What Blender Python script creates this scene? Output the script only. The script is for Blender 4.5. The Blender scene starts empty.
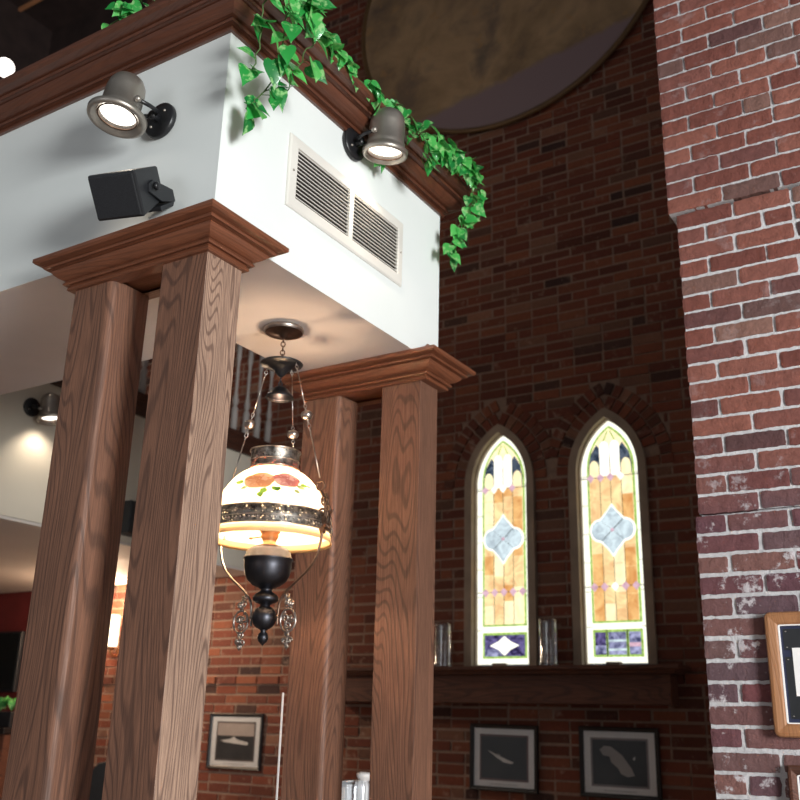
import bpy, bmesh, math, random
from math import sin, cos, pi, radians, sqrt, atan2
from mathutils import Vector, Matrix
import mathutils.noise as mnoise
S = bpy.context.scene
COL = S.collection
random.seed(11)

# ---------------------------------------------------------------- camera
cd = bpy.data.cameras.new('camera'); cam = bpy.data.objects.new('camera', cd); COL.objects.link(cam)
S.camera = cam
_p, _r, _y = radians(18.69), radians(1.53), radians(32.4)
CF = Vector((-sin(_y)*cos(_p), cos(_y)*cos(_p), sin(_p)))
_R0 = Vector((cos(_y), sin(_y), 0)); _U0 = _R0.cross(CF)
CR = _R0*cos(_r)+_U0*sin(_r); CU = -_R0*sin(_r)+_U0*cos(_r)
M = Matrix((CR, CU, -CF)).transposed().to_4x4(); M.translation = Vector((0, 0, 1.5))
cam.matrix_world = M
cd.sensor_width = 36; cd.lens = 966.4/800*36
cd.dof.use_dof = True; cd.dof.focus_distance = 2.75; cd.dof.aperture_fstop = 4.0

# ---------------------------------------------------------------- world, lights, exposure
W = bpy.data.worlds.new('world'); S.world = W; W.use_nodes = True
W.node_tree.nodes['Background'].inputs[0].default_value = (.75, .8, .85, 1)
W.node_tree.nodes['Background'].inputs[1].default_value = .145
S.view_settings.view_transform = 'Standard'; S.view_settings.look = 'None'
S.view_settings.exposure = 0.0; S.view_settings.gamma = 1; S.view_settings.use_curve_mapping = False

def area(name, loc, target, sx, sy, power, col):
    l = bpy.data.lights.new(name, 'AREA'); l.shape = 'RECTANGLE'; l.size = sx; l.size_y = sy
    l.energy = power; l.color = col
    o = bpy.data.objects.new(name, l); COL.objects.link(o); o.location = loc
    o.rotation_euler = (Vector(target)-Vector(loc)).to_track_quat('-Z', 'Y').to_euler()
    return o
area('daylight_front_window', (5.2, -.9, 2.1), (-1.2, 2.3, 2.5), 1.6, 1.9, 680, (.97, 1, .985))
area('added_front_fill', (-2.6, -3.2, 2.4), (-2.2, 2.2, 2.6), 1.6, 2.0, 25, (.9, .95, 1))  # fill lamp added behind the camera to lighten front-facing surfaces

def bulb(name, loc, power, col, radius=.03, parent=None, spot=None, aim=None, blend=.6):
    l = bpy.data.lights.new(name, 'SPOT' if spot else 'POINT'); l.energy = power; l.color = col
    l.shadow_soft_size = radius
    if spot: l.spot_size = spot; l.spot_blend = blend
    o = bpy.data.objects.new(name, l); COL.objects.link(o); o.location = loc
    if aim is not None: o.rotation_euler = Vector(aim).to_track_quat('-Z', 'Y').to_euler()
    o.parent = parent
    return o

# ---------------------------------------------------------------- node helpers
def lin(r, g, b):
    f = lambda c: (c/255/12.92) if c/255 <= .04045 else ((c/255+.055)/1.055)**2.4
    return (f(r), f(g), f(b), 1)
class NT:
    def __init__(s, name):
        s.m = bpy.data.materials.new(name); s.m.use_nodes = True
        s.t = s.m.node_tree; s.b = s.t.nodes['Principled BSDF']; s.out = s.t.nodes['Material Output']
    def n(s, typ, **kw):
        nd = s.t.nodes.new(typ)
        for k, v in kw.items(): setattr(nd, k, v)
        return nd
    def l(s, a, b): s.t.links.new(a, b)
    def coord(s, scale=(1, 1, 1), rnd=False):
        tc = s.n('ShaderNodeTexCoord'); mp = s.n('ShaderNodeMapping'); mp.inputs['Scale'].default_value = scale
        if rnd:
            oi = s.n('ShaderNodeObjectInfo'); mu = s.n('ShaderNodeMath', operation='MULTIPLY'); s.l(oi.outputs['Random'], mu.inputs[0]); mu.inputs[1].default_value = 37
            ad = s.n('ShaderNodeVectorMath', operation='ADD'); s.l(tc.outputs['Object'], ad.inputs[0]); s.l(mu.outputs[0], ad.inputs[1]); s.l(ad.outputs[0], mp.inputs[0])
        else: s.l(tc.outputs['Object'], mp.inputs[0])
        return mp.outputs[0]
    def noise(s, vec, scale, detail=3, rough=.5, dist=0):
        nd = s.n('ShaderNodeTexNoise'); nd.inputs['Scale'].default_value = scale; nd.inputs['Detail'].default_value = detail
        nd.inputs['Roughness'].default_value = rough; nd.inputs['Distortion'].default_value = dist
        s.l(vec, nd.inputs['Vector']); return nd.outputs['Fac']
    def ramp(s, fac, stops, interp='LINEAR'):
        r = s.n('ShaderNodeValToRGB'); r.color_ramp.interpolation = interp; e = r.color_ramp.elements
        while len(e) < len(stops): e.new(.5)
        for i, (p, c) in enumerate(stops): e[i].position = p; e[i].color = c if len(c) == 4 else (*c, 1)
        s.l(fac, r.inputs[0]); return r.outputs[0]
    def math(s, op, a, b=None):
        m = s.n('ShaderNodeMath', operation=op)
        for i, x in enumerate((a, b)):
            if x is None: continue
            if isinstance(x, (int, float)): m.inputs[i].default_value = x
            else: s.l(x, m.inputs[i])
        return m.outputs[0]
    def mix(s, fac, a, b, blend='MIX'):
        m = s.n('ShaderNodeMix', data_type='RGBA', blend_type=blend)
        for sock, x in ((m.inputs[0], fac), (m.inputs[6], a), (m.inputs[7], b)):
            if isinstance(x, (int, float)): sock.default_value = x
            elif isinstance(x, tuple): sock.default_value = x
            else: s.l(x, sock)
        return m.outputs[2]
    def bump(s, h, strength=.3, dist=.01):
        b = s.n('ShaderNodeBump'); b.inputs['Strength'].default_value = strength; b.inputs['Distance'].default_value = dist
        s.l(h, b.inputs['Height']); s.l(b.outputs[0], s.b.inputs['Normal'])
    def set(s, **kw):
        for k, v in kw.items():
            inp = s.b.inputs[k.replace('_', ' ')]
            if isinstance(v, (int, float, tuple)): inp.default_value = v
            else: s.l(v, inp)
        return s.m

def plain(name, col, rough=.6, metal=0, spec=.5, vary=.12, vscale=6, bumpy=0):
    t = NT(name); v = t.coord()
    n = t.noise(v, vscale, 4)
    dark = tuple(c*(1-vary) for c in col[:3])+(1,); lite = tuple(min(1, c*(1+vary)) for c in col[:3])+(1,)
    t.set(Base_Color=t.ramp(n, [(.3, dark), (.7, lite)]), Roughness=rough, Metallic=metal)
    t.b.inputs['Specular IOR Level'].default_value = spec
    if bumpy: t.bump(t.noise(v, 60, 4), bumpy, .004)
    return t.m

def emit(name, col, strength, vary=0, vscale=12):
    t = NT(name); e = t.n('ShaderNodeEmission'); e.inputs[1].default_value = strength
    if vary:
        n = t.noise(t.coord(), vscale, 3, .6, 1)
        c2 = tuple(min(1, c*(1+vary)+vary*.3) for c in col[:3])+(1,); c1 = tuple(c*(1-vary) for c in col[:3])+(1,)
        t.l(t.ramp(n, [(.35, c1), (.65, c2)]), e.inputs[0])
    else: e.inputs[0].default_value = col
    t.l(e.outputs[0], t.out.inputs[0]); return t.m

def wood(name, base, dark, axis='Z', rough=.42, coat=.25, grain=1.0, contrast=1.0):
    """oak: stretched contour rings for the cathedral figure plus fine pores along the grain"""
    t = NT(name)
    k = {'X': (.13, 1, 1), 'Y': (1, .13, 1), 'Z': (1, 1, .13)}[axis]
    v = t.coord(k, True)
    n = t.noise(v, 4.5*grain, 1.5, .42, .15)
    s_ = t.math('SINE', t.math('MULTIPLY', n, 330.0))
    line = t.ramp(s_, [(0, (0, 0, 0)), (.35, (.12, .12, .12)), (.9, (1, 1, 1))])
    k2 = {'X': (.03, 1, 1), 'Y': (1, .03, 1), 'Z': (1, 1, .03)}[axis]
    v2 = t.coord(k2, True)
    pores = t.ramp(t.noise(v2, 260, 3, .7), [(.38, (0, 0, 0)), (.62, (1, 1, 1))])
    strk = t.noise(v2, 30, 4, .6)
    blot = t.noise(t.coord((1, 1, .6), True), 5, 4, .6)
    lite = tuple(min(1, c*1.35) for c in base[:3])+(1,); mid = tuple(c*.72 for c in base[:3])+(1,)
    c0 = t.mix(blot, mid, lite)
    c1 = t.mix(t.math('MULTIPLY', strk, .45), c0, dark)
    m1 = t.math('MULTIPLY', line, .5*contrast)
    c2 = t.mix(m1, c1, dark)
    c3 = t.mix(t.math('MULTIPLY', pores, .42*contrast), c2, dark)
    t.set(Base_Color=c3, Roughness=t.ramp(pores, [(0, (rough,)*3), (1, (min(1, rough+.2),)*3)]))
    t.b.inputs['Coat Weight'].default_value = coat; t.b.inputs['Coat Roughness'].default_value = .42
    hb = t.math('ADD', t.math('MULTIPLY', pores, .6), line)
    bp = t.n('ShaderNodeBump'); bp.inputs['Strength'].default_value = .22; bp.inputs['Distance'].default_value = .002; bp.invert = True
    t.l(hb, bp.inputs['Height']); t.l(bp.outputs[0], t.b.inputs['Normal'])
    return t.m

def brick_mat(name, stops, smear=(.62, .7), smear_col=lin(190, 186, 186), bumpy=.5, lowstops=None, zsplit=None):
    t = NT(name); g = t.n('ShaderNodeNewGeometry'); r = g.outputs['Random Per Island']
    v = t.coord()
    c = t.ramp(r, stops, 'LINEAR')
    if lowstops:
        c2 = t.ramp(r, lowstops)
        sx = t.n('ShaderNodeSeparateXYZ'); t.l(v, sx.inputs[0])
        w = t.math('ADD', sx.outputs[2], t.math('MULTIPLY', t.math('SUBTRACT', t.noise(v, 2.5, 2), .5), .3))
        f = t.n('ShaderNodeMapRange'); t.l(w, f.inputs[0]); f.inputs[1].default_value = zsplit-.12; f.inputs[2].default_value = zsplit+.12
        c = t.mix(f.outputs[0], c2, c)
    n1 = t.noise(v, 45, 5, .65); n2 = t.noise(v, 9, 4, .6)
    c = t.mix(t.math('MULTIPLY', n1, .6), c, (.02, .010, .010, 1))
    n3 = t.noise(v, 22, 6, .75)
    sm = t.ramp(t.math('ADD', t.math('MULTIPLY', n2, .5), t.math('MULTIPLY', n3, .5)), [(smear[0], (0, 0, 0)), (smear[1], (1, 1, 1))])
    if lowstops:
        sm = t.math('MULTIPLY', sm, t.ramp(f.outputs[0], [(0, (1, 1, 1)), (1, (.12, .12, .12))]))
    c = t.mix(sm, c, smear_col)
    t.set(Base_Color=c, Roughness=.85)
    t.b.inputs['Specular IOR Level'].default_value = .25
    t.bump(t.noise(v, 90, 6, .7), bumpy, .006)
    return t.m

# ---------------------------------------------------------------- materials
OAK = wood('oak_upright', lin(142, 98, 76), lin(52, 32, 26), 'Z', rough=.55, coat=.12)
OAK_LIT = wood('oak_upright_lit_side', lin(186, 152, 130), lin(76, 52, 44), 'Z', rough=.5, coat=.3, grain=1.3, contrast=1.25)  # same oak, paled to put the light on side faces into its colour
OAKX = wood('oak_moulding', lin(132, 78, 52), lin(44, 22, 15), 'X', rough=.35, coat=.4, contrast=.45)
OAKXY = wood('oak_moulding_return', lin(132, 78, 52), lin(44, 22, 15), 'Y', rough=.35, coat=.4, contrast=.45)
OAKC = wood('dark_oak_crown', lin(104, 58, 38), lin(36, 17, 12), 'X', rough=.35, coat=.4, contrast=.4)
OAKCY = wood('dark_oak_crown_return', lin(104, 58, 38), lin(36, 17, 12), 'Y', rough=.35, coat=.4, contrast=.4)
OAKD = wood('dark_oak_beam', lin(78, 42, 26), lin(30, 14, 9), 'Y', rough=.5, coat=.1)
OAKS = wood('dark_shelf_oak', lin(112, 66, 46), lin(46, 24, 17), 'X', rough=.6, coat=.05)
OAKF = wood('honey_frame_oak', lin(176, 122, 80), lin(120, 76, 46), 'Z', rough=.4, coat=.3, contrast=.5)
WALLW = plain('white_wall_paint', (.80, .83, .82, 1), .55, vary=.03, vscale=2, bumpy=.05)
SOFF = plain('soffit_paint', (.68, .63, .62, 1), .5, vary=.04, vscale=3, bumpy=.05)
CREAM = plain('cream_fascia_paint', (.62, .56, .47, 1), .6, vary=.05, vscale=2)
CEILP = plain('low_ceiling_paint', (.60, .54, .50, 1), .7, vary=.05, vscale=2)
DARKC = plain('dark_ceiling_boards', (.035, .02, .018, 1), .7, vary=.3)
REDP = plain('deep_red_paint', (.16, .02, .018, 1), .55, vary=.15)
BLACK = plain('black_plastic', (.014, .015, .018, 1), .45, vary=.2, vscale=20)
BLACKM = plain('black_enamel', (.012, .012, .014, 1), .35, vary=.2, vscale=20)
BLACKW = plain('black_frame_wood', (.012, .009, .009, 1), .4, vary=.2)
PEWT = plain('brushed_pewter', (.40, .36, .32, 1), .42, metal=.85, vary=.18, vscale=14)
PEWD = plain('dark_pewter', (.06, .06, .07, 1), .42, metal=1, vary=.25, vscale=14)
BRONZE = plain('aged_bronze', (.17, .105, .075, 1), .38, metal=.9, vary=.3, vscale=25)
SILV = plain('old_silver', (.52, .46, .42, 1), .3, metal=1, vary=.2, vscale=30)
COPPER = plain('warm_copper', (.72, .34, .16, 1), .35, metal=.8, vary=.15, vscale=30)
CHROME = plain('bright_polished_metal', (.93, .94, .98, 1), .3, metal=.55, vary=.05)
VENTW = plain('off_white_enamel', (.74, .71, .66, 1), .45, vary=.05)
VENTD = plain('duct_dark', (.03, .022, .02, 1), .8, vary=.2)
MATW = plain('mat_board', (.90, .87, .86, 1), .8, vary=.03)
WHITEP = plain('white_plastic', (.85, .8, .78, 1), .4, vary=.03)
BALU = plain('painted_balusters', (.36, .32, .30, 1), .6, vary=.1)
NAVY = plain('navy_mat', (.018, .022, .06, 1), .4, vary=.1)
GLASSM = None
def glassy(name, tint=(1, 1, 1, 1), gloss=.12, rough=.08):
    t = NT(name); tr = t.n('ShaderNodeBsdfTransparent'); tr.inputs[0].default_value = tint
    gl = t.n('ShaderNodeBsdfGlossy'); gl.inputs['Roughness'].default_value = rough
    lw = t.n('ShaderNodeLayerWeight'); lw.inputs[0].default_value = .35
    fac = t.math('ADD', t.math('MULTIPLY', lw.outputs['Facing'], .55), gloss)
    mx = t.n('ShaderNodeMixShader'); t.l(fac, mx.inputs[0]); t.l(tr.outputs[0], mx.inputs[1]); t.l(gl.outputs[0], mx.inputs[2])
    t.l(mx.outputs[0], t.out.inputs[0]); return t.m
GLASS = glassy('vase_glass', (.93, .93, .93, 1), .12)
GLAZ = glassy('picture_glazing', (.97, .97, .97, 1), .015, .15)
LENS = emit('warm_lens', (1, .93, .82, 1), 3.2)
GLOBE = emit('globe_glow', (1, .93, .85, 1), 4)

# ---------------------------------------------------------------- mesh helpers
class MB:
    def __init__(s): s.v = []; s.f = []; s.mi = []; s.sm = []
    def add(s, vs, fs, mi=0, smooth=False):
        b = len(s.v); s.v += [tuple(v) for v in vs]
        for f in fs: s.f.append([b+i for i in f]); s.mi.append(mi); s.sm.append(smooth)
    def box(s, a, b, mi=0, M=None):
        x0, y0, z0 = a; x1, y1, z1 = b
        vs = [Vector(c) for c in ((x0, y0, z0), (x1, y0, z0), (x1, y1, z0), (x0, y1, z0), (x0, y0, z1), (x1, y0, z1), (x1, y1, z1), (x0, y1, z1))]
        if M: vs = [M @ v for v in vs]
        s.add(vs, [(0, 3, 2, 1), (4, 5, 6, 7), (0, 1, 5, 4), (1, 2, 6, 5), (2, 3, 7, 6), (3, 0, 4, 7)], mi)
    def lathe(s, prof, n=40, M=None, mi=0, smooth=True):
        vs = []; fs = []
        for r, z in prof:
            for i in range(n):
                a = 2*pi*i/n; v = Vector((r*cos(a), r*sin(a), z)); vs.append(M @ v if M else v)
        for j in range(len(prof)-1):
            for i in range(n):
                k = (i+1) % n; fs.append((j*n+i, j*n+k, (j+1)*n+k, (j+1)*n+i))
        s.add(vs, fs, mi, smooth)
        if prof[0][0] > 1e-4: s.add(vs[:n], [tuple(range(n-1, -1, -1))], mi)
        if prof[-1][0] > 1e-4: s.add(vs[-n:], [tuple(range(n))], mi)
    def shell(s, prof, n=40, mi=0):
        """lathe without caps"""
        vs = []; fs = []
        for r, z in prof:
            for i in range(n):
                a = 2*pi*i/n; vs.append((r*cos(a), r*sin(a), z))
        for j in range(len(prof)-1):
            for i in range(n):
                k = (i+1) % n; fs.append((j*n+i, j*n+k, (j+1)*n+k, (j+1)*n+i))
        s.add(vs, fs, mi, True)
    def tube(s, pts, r, n=8, mi=0, closed=False):
        pts = [Vector(p) for p in pts]; N = len(pts); vs = []; fs = []; up = None
        for i, p in enumerate(pts):
            a = pts[(i-1) % N] if (closed or i > 0) else p; b = pts[(i+1) % N] if (closed or i < N-1) else p
            d = (b-a).normalized()
            if up is None: up = d.orthogonal().normalized()
            up = (up-d*up.dot(d)); up = up.normalized() if up.length > 1e-6 else d.orthogonal().normalized()
            w = d.cross(up); rr = r[i] if isinstance(r, (list, tuple)) else r
            for k in range(n):
                t = 2*pi*k/n; vs.append(p+(up*cos(t)+w*sin(t))*rr)
        for i in range(N if closed else N-1):
            j = (i+1) % N
            for k in range(n):
                l = (k+1) % n; fs.append((i*n+k, i*n+l, j*n+l, j*n+k))
        if not closed: fs += [tuple(range(n-1, -1, -1)), tuple((N-1)*n+k for k in range(n))]
        s.add(vs, fs, mi, True)
    def sphere(s, c, r, mi=0, n=20, sz=1.0):
        c = Vector(c); prof = [(max(1e-5, r*sin(pi*k/12)), -r*sz*cos(pi*k/12)) for k in range(13)]
        s.lathe(prof, n, Matrix.Translation(c), mi)
    def prism(s, poly, y0, y1, mi=0, place=None):
        """poly in (u,w); extruded along y; place maps (u,y,w)->world"""
        place = place or (lambda u, y, w: (u, y, w)); n = len(poly)
        vs = [place(u, y0, w) for u, w in poly]+[place(u, y1, w) for u, w in poly]
        fs = [tuple(range(n)), tuple(range(2*n-1, n-1, -1))]+[(i, i+n, (i+1) % n+n, (i+1) % n) for i in range(n)]
        s.add(vs, fs, mi)
    def sweep(s, path, prof, closed, mi=0, place=None, cap=True, alt=False):
        """path: 2D points, outward normal on the right-hand side of travel; prof: (offset, height)"""
        place = place or (lambda x, y, z: (x, y, z)); N = len(path); P = [Vector(p) for p in path]; vs = []; fs = []; ms = []; K = len(prof)
        for i in range(N):
            def nr(a, b): d = (b-a).normalized(); return Vector((d.y, -d.x))
            if closed or 0 < i < N-1:
                n1 = nr(P[i-1], P[i]); n2 = nr(P[i], P[(i+1) % N]); m = (n1+n2); m = m/(m.dot(n1))
            else: m = nr(P[0], P[1]) if i == 0 else nr(P[-2], P[-1])
            for o, z in prof: q = P[i]+m*o; vs.append(place(q.x, q.y, z))
        for i in range(N if closed else N-1):
            j = (i+1) % N
            ff = [(i*K+k, j*K+k, j*K+k+1, i*K+k+1) for k in range(K-1)]
            fs += ff; ms += [(i % 2) if alt else mi]*len(ff)
        n0 = len(fs)
        if not closed and cap: fs += [tuple(range(K)), tuple(reversed(range((N-1)*K, N*K)))]
        ms += [mi]*(len(fs)-n0)
        s.add(vs, fs, mi)
        s.mi[-len(fs):] = ms
    def build(s, name, mats, parent=None, loc=None, rot=None, bevel=0, auto=False):
        me = bpy.data.meshes.new(name); me.from_pydata(s.v, [], s.f)
        for m in (mats if isinstance(mats, (list, tuple)) else [mats]): me.materials.append(m)
        me.polygons.foreach_set('material_index', s.mi); me.polygons.foreach_set('use_smooth', s.sm)
        me.update()
        bm = bmesh.new(); bm.from_mesh(me); bmesh.ops.recalc_face_normals(bm, faces=bm.faces); bm.to_mesh(me); bm.free()
        o = bpy.data.objects.new(name, me); COL.objects.link(o); o.parent = parent
        if loc is not None: o.location = loc
        if rot is not None: o.rotation_euler = rot
        if bevel:
            b = o.modifiers.new('bevel', 'BEVEL'); b.width = bevel; b.segments = 2; b.limit_method = 'ANGLE'; b.angle_limit = radians(50)
        return o
def tag(o, label, cat, group=None):
    o['label'] = label; o['category'] = cat
    if group: o['group'] = group
    return o
def thing(name, loc, label, cat, group=None, rz=0):
    o = bpy.data.objects.new(name, None); COL.objects.link(o); o.location = loc; o.rotation_euler = (0, 0, rz)
    o.empty_display_size = .05
    return tag(o, label, cat, group)
def struct(o): o['kind'] = 'structure'; return o
def dup(root, off, label):
    def cp(o, par):
        c = o.copy(); COL.objects.link(c); c.parent = par
        for ch in o.children: cp(ch, c)
        return c
    r = cp(root, None); r.location = Vector(root.location)+Vector(off); r['label'] = label
    return r

# ================================================================= STRUCTURE
# ---- floor, ceilings, side wall
b = MB(); b.box((-9, -4, -.1), (5, 6.2, 0)); struct(b.build('floor', wood('honey_oak_floor', lin(204, 190, 180), lin(150, 134, 124), 'Y')))
b = MB(); b.box((-9.2, -1, 9.5), (2, 6.3, 9.7)); struct(b.build('ceiling', DARKC))
b = MB(); b.box((-9.2, 0, 0), (-9, 6.2, 9.5)); struct(b.build('wall_left', DARKC))
b = MB(); b.box((-9, 5.475, 9.46), (2, 5.51, 9.499)); struct(b.build('trim_1', plain('lit_ceiling_batten', lin(190, 130, 90), .6)))

# ---- arch helpers (pointed windows)
def arch(half, v0, spring, R, cx=0.0, n=14):
    """pointed-arch outline (u,w), counter-clockwise from the bottom left; R = radius of each side arc"""
    pts = [(cx-half, v0), (cx+half, v0)]
    c = -(R-half); a1 = math.acos((R-half)/R)
    for i in range(n+1):
        a = a1*i/n; pts.append((cx+c+R*cos(a), spring+R*sin(a)))
    for i in range(n-1, -1, -1):
        a = a1*i/n; pts.append((cx-c-R*cos(a), spring+R*sin(a)))
    return pts
def arch_halfwidth(half, v0, spring, R, w):
    if w < v0: return 0
    if w <= spring: return half
    h = w-spring
    if h >= R: return 0
    return max(0, sqrt(R*R-h*h)-(R-half))
SILL = 1.905
WIN = (-2.953, -2.160); WH = .213; SPR = SILL+1.245; WR = .425
YB = 6.0
# ---- back wall of brick
MORT = brick_mat('dark_mortar', [(0, lin(150, 124, 108)), (1, lin(170, 142, 124))], (.6, .75), lin(130, 112, 100))
BRK = brick_mat('old_red_brick', [(0, lin(98, 54, 42)), (.25, lin(138, 74, 54)), (.5, lin(112, 60, 47)), (.75, lin(154, 90, 64)), (.88, lin(64, 44, 41)), (1, lin(166, 116, 92))],
                (.56, .68), lin(158, 130, 114))
def brick_boxes(b, x0, x1, z0, z1, yf, course, length, mortar, depth, rng, skip=None, jit=.003, grid=None, out=None, quoin=True, slope=0, split=False):
    z = z0; row = 0
    while z < z1:
        h = course-mortar
        yy = yf+(out(z) if out else 0)
        x = x0; first = True
        while x < x1:
            L = length
            if first and row % 2: L = length/2
            if not first and rng.random() < .10: L = length/2
            first = False
            xe = min(x+L, x1)
            if not (skip and skip((x+xe)/2, z+h/2, (xe-x)/2)):
                j = lambda: rng.uniform(-jit, jit)
                dy = rng.uniform(-.004, .004)
                a = x+mortar/2+j(); c = xe-mortar/2+j(); zb = z+j()*.7; zt = z+h+j()*.7
                if x == x0 and quoin: a = x+j()*.4
                if grid:
                    nx, nz = (grid if L > length*.6 else (max(2, grid[0]//2), grid[1]))
                    vs = []; fs = []
                    for q in range(nz+1):
                        for p in range(nx+1):
                            u = p/nx; w = q/nz
                            px = a+(c-a)*u; pz = zb+(zt-zb)*w
                            edge = (p in (0, nx)) or (q in (0, nz))
                            e = .0032
                            nn = mnoise.noise(Vector((px*70, pz*70, row*3.1))); n2 = mnoise.noise(Vector((px*70+9, pz*70+4, row*1.7)))
                            if p in (0, nx): px += nn*e
                            if q in (0, nz): pz += n2*e
                            cor = (p in (0, nx)) and (q in (0, nz))
                            if cor: px += (.0018 if p == 0 else -.0018); pz += (.0014 if q == 0 else -.0014)
                            py = yy+dy*.5+(.0018 if edge else 0)+mnoise.noise(Vector((px*30, pz*30, 1.3)))*.0025
                            vs.append((px, py, pz))
                    for q in range(nz):
                        for p in range(nx): i0 = q*(nx+1)+p; fs.append((i0, i0+1, i0+nx+2, i0+nx+1))
                    n0 = len(vs); ring = [p for p in range(nx+1)]+[(q+1)*(nx+1)-1 for q in range(1, nz+1)]+[nz*(nx+1)+p for p in range(nx-1, -1, -1)]+[q*(nx+1) for q in range(nz-1, 0, -1)]
                    for r_ in ring: v = vs[r_]; vs.append((v[0], yy+depth, v[2]))
                    m = len(ring)
                    for i in range(m): fs.append((ring[i], n0+i, n0+(i+1) % m, ring[(i+1) % m]))
                    b.add(vs, fs, 0, False)
                else:
                    b.box((a, yy+dy, zb), (c, yy+depth, zt), 0)
            elif split:
                K = 6; run = None
                for q in range(K+1):
                    xa = x+(xe-x)*q/K; xm_ = xa+(xe-x)/K/2
                    ok = q < K and not skip(xm_, z+h/2, .0)
                    if ok and run is None: run = xa
                    if not ok and run is not None:
                        if xa-run > .03: b.box((run+mortar/2, yy+rng.uniform(-.004, .004), z), (xa-mortar/2, yy+depth, z+h), 0)
                        run = None
            x = xe
        z += course; row += 1
rng = random.Random(5)
def win_skip(x, z, hw):
    for cx in WIN:
        d = abs(x-cx)
        k = arch_halfwidth(WH+.05, SILL-.02, SPR, WR+.05, z)
        if k and d < k+hw*.55: return True
        if z > SPR-.03:   # voussoir rings
            R = WR+.055
            for s_ in (-1, 1):
                dd = math.hypot((x-cx)*s_+(WR-WH), z-SPR)
                if (x-cx)*s_ > -.03 and dd < WR+.25: return True
    return False
b = MB()
XB0, XB1 = -7.35, 1.2
def ledge(z): return -.03 if 1.72 < z < 1.79 else (-.015 if z < 1.72 else 0)
brick_boxes(b, XB0, XB1, 0, 9.5, YB-.004, .0715, .212, .015, .06, rng, win_skip, .0045, out=ledge, split=True)
for cx in WIN:
    for ring, (r0, r1) in enumerate(((.055, .145), (.155, .235))):
        nb = 9+ring*2; a_end = math.acos((WR-WH)/(WR+r0+.04))
        for s_ in (-1, 1):
            for i in range(nb):
                a0 = a_end*i/nb+.008; a1 = a_end*(i+1)/nb-.018
                if rng.random() < .04: continue
                pl = []
                for (a, r) in ((a0, r0), (a1, r0), (a1, r1), (a0, r1)):
                    pl.append((cx+s_*(-(WR-WH)+(WR+r)*cos(a)), SPR+(WR+r)*sin(a)))
                xm = sum(p[0] for p in pl)/4; other = WIN[0] if cx == WIN[1] else WIN[1]
                if abs(xm-other) < abs(xm-cx): continue
                b.prism(pl, YB-.008-rng.random()*.006, YB+.05, 0)
wall_back = struct(b.build('wall_back', [BRK]))
# mortar backing, cut around the windows
b = MB(); zs = 0
while zs < 9.5:
    ze = zs+(.02 if SILL-.05 < zs < 3.7 else .3)
    if zs <= SILL-.05 < ze: ze = SILL-.05+1e-4
    ks = [arch_halfwidth(WH+.03, SILL-.03, SPR, WR+.03, (zs+ze)/2) for _ in WIN]
    xs = [XB0]
    for cx, k in zip(WIN, ks):
        if k: xs += [cx-k, cx+k]
    xs.append(XB1)
    for i in range(0, len(xs), 2):
        yy = YB+.002+ledge((zs+ze)/2)
        b.add([(xs[i], yy, zs), (xs[i+1], yy, zs), (xs[i+1], yy, ze), (xs[i], yy, ze)], [(0, 1, 2, 3)])
    zs = ze
o = b.build('mortar', MORT, wall_back)
b = MB(); b.box((-9, 5.97, 0), (XB0, 6.1, 3.2)); struct(b.build('wall_back_red', REDP))
b = MB(); b.box((-9, 5.97, 3.2001), (XB0, 6.1, 9.5)); struct(b.build('wall_back_upper', DARKC))

# ---- painted round mural on the back wall
t = NT('faded_mural_paint'); v = t.coord()
n = t.noise(v, 1.3, 5, .6, .4); n2 = t.noise(v, 2.2, 5, .6, .5); n3 = t.noise(v, 7, 5, .6)
c = t.ramp(n, [(.3, lin(112, 92, 76)), (.45, lin(150, 124, 94)), (.56, lin(176, 146, 112)), (.7, lin(126, 110, 92))])
c = t.mix(t.ramp(n2, [(.5, (0, 0, 0)), (.75, (.8, .8, .8))]), c, lin(96, 82, 78))
c = t.mix(t.ramp(n3, [(.6, (0, 0, 0)), (.66, (.6, .6, .6))]), c, lin(172, 132, 88))
sx = t.n('ShaderNodeSeparateXYZ'); t.l(v, sx.inputs[0])
edge = t.math('SUBTRACT', sx.outputs[2], t.math('MULTIPLY', sx.outputs[0], .16))
edge = t.math('ADD', edge, t.math('MULTIPLY', n3, .10))
low = t.ramp(t.n('ShaderNodeMapRange').outputs[0], [(0, (0, 0, 0)), (1, (1, 1, 1))])
mr = t.n('ShaderNodeMapRange'); t.l(edge, mr.inputs[0]); mr.inputs[1].default_value = -.98; mr.inputs[2].default_value = -.93
mr.inputs[3].default_value = 1; mr.inputs[4].default_value = 0
c = t.mix(mr.outputs[0], c, lin(140, 120, 124))
t.set(Base_Color=c, Roughness=.75); t.bump(n3, .1, .004); MURAL = t.m
mu = thing('wall_mural', (-2.87, 5.98, 7.47), 'large round faded brown mural painted high on the dark brick wall', 'mural')
b = MB(); pl = [(1.40*cos(2*pi*i/72), 1.40*sin(2*pi*i/72)) for i in range(72)]
b.prism(pl, -.03, .0); b.build('painted_panel', MURAL, mu)
b = MB(); b.tube([(1.405*cos(2*pi*i/72), -.03, 1.405*sin(2*pi*i/72)) for i in range(72)], .022, 8, closed=True)
b.build('rim', plain('mural_rim', lin(104, 78, 48), .6), mu)

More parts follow.
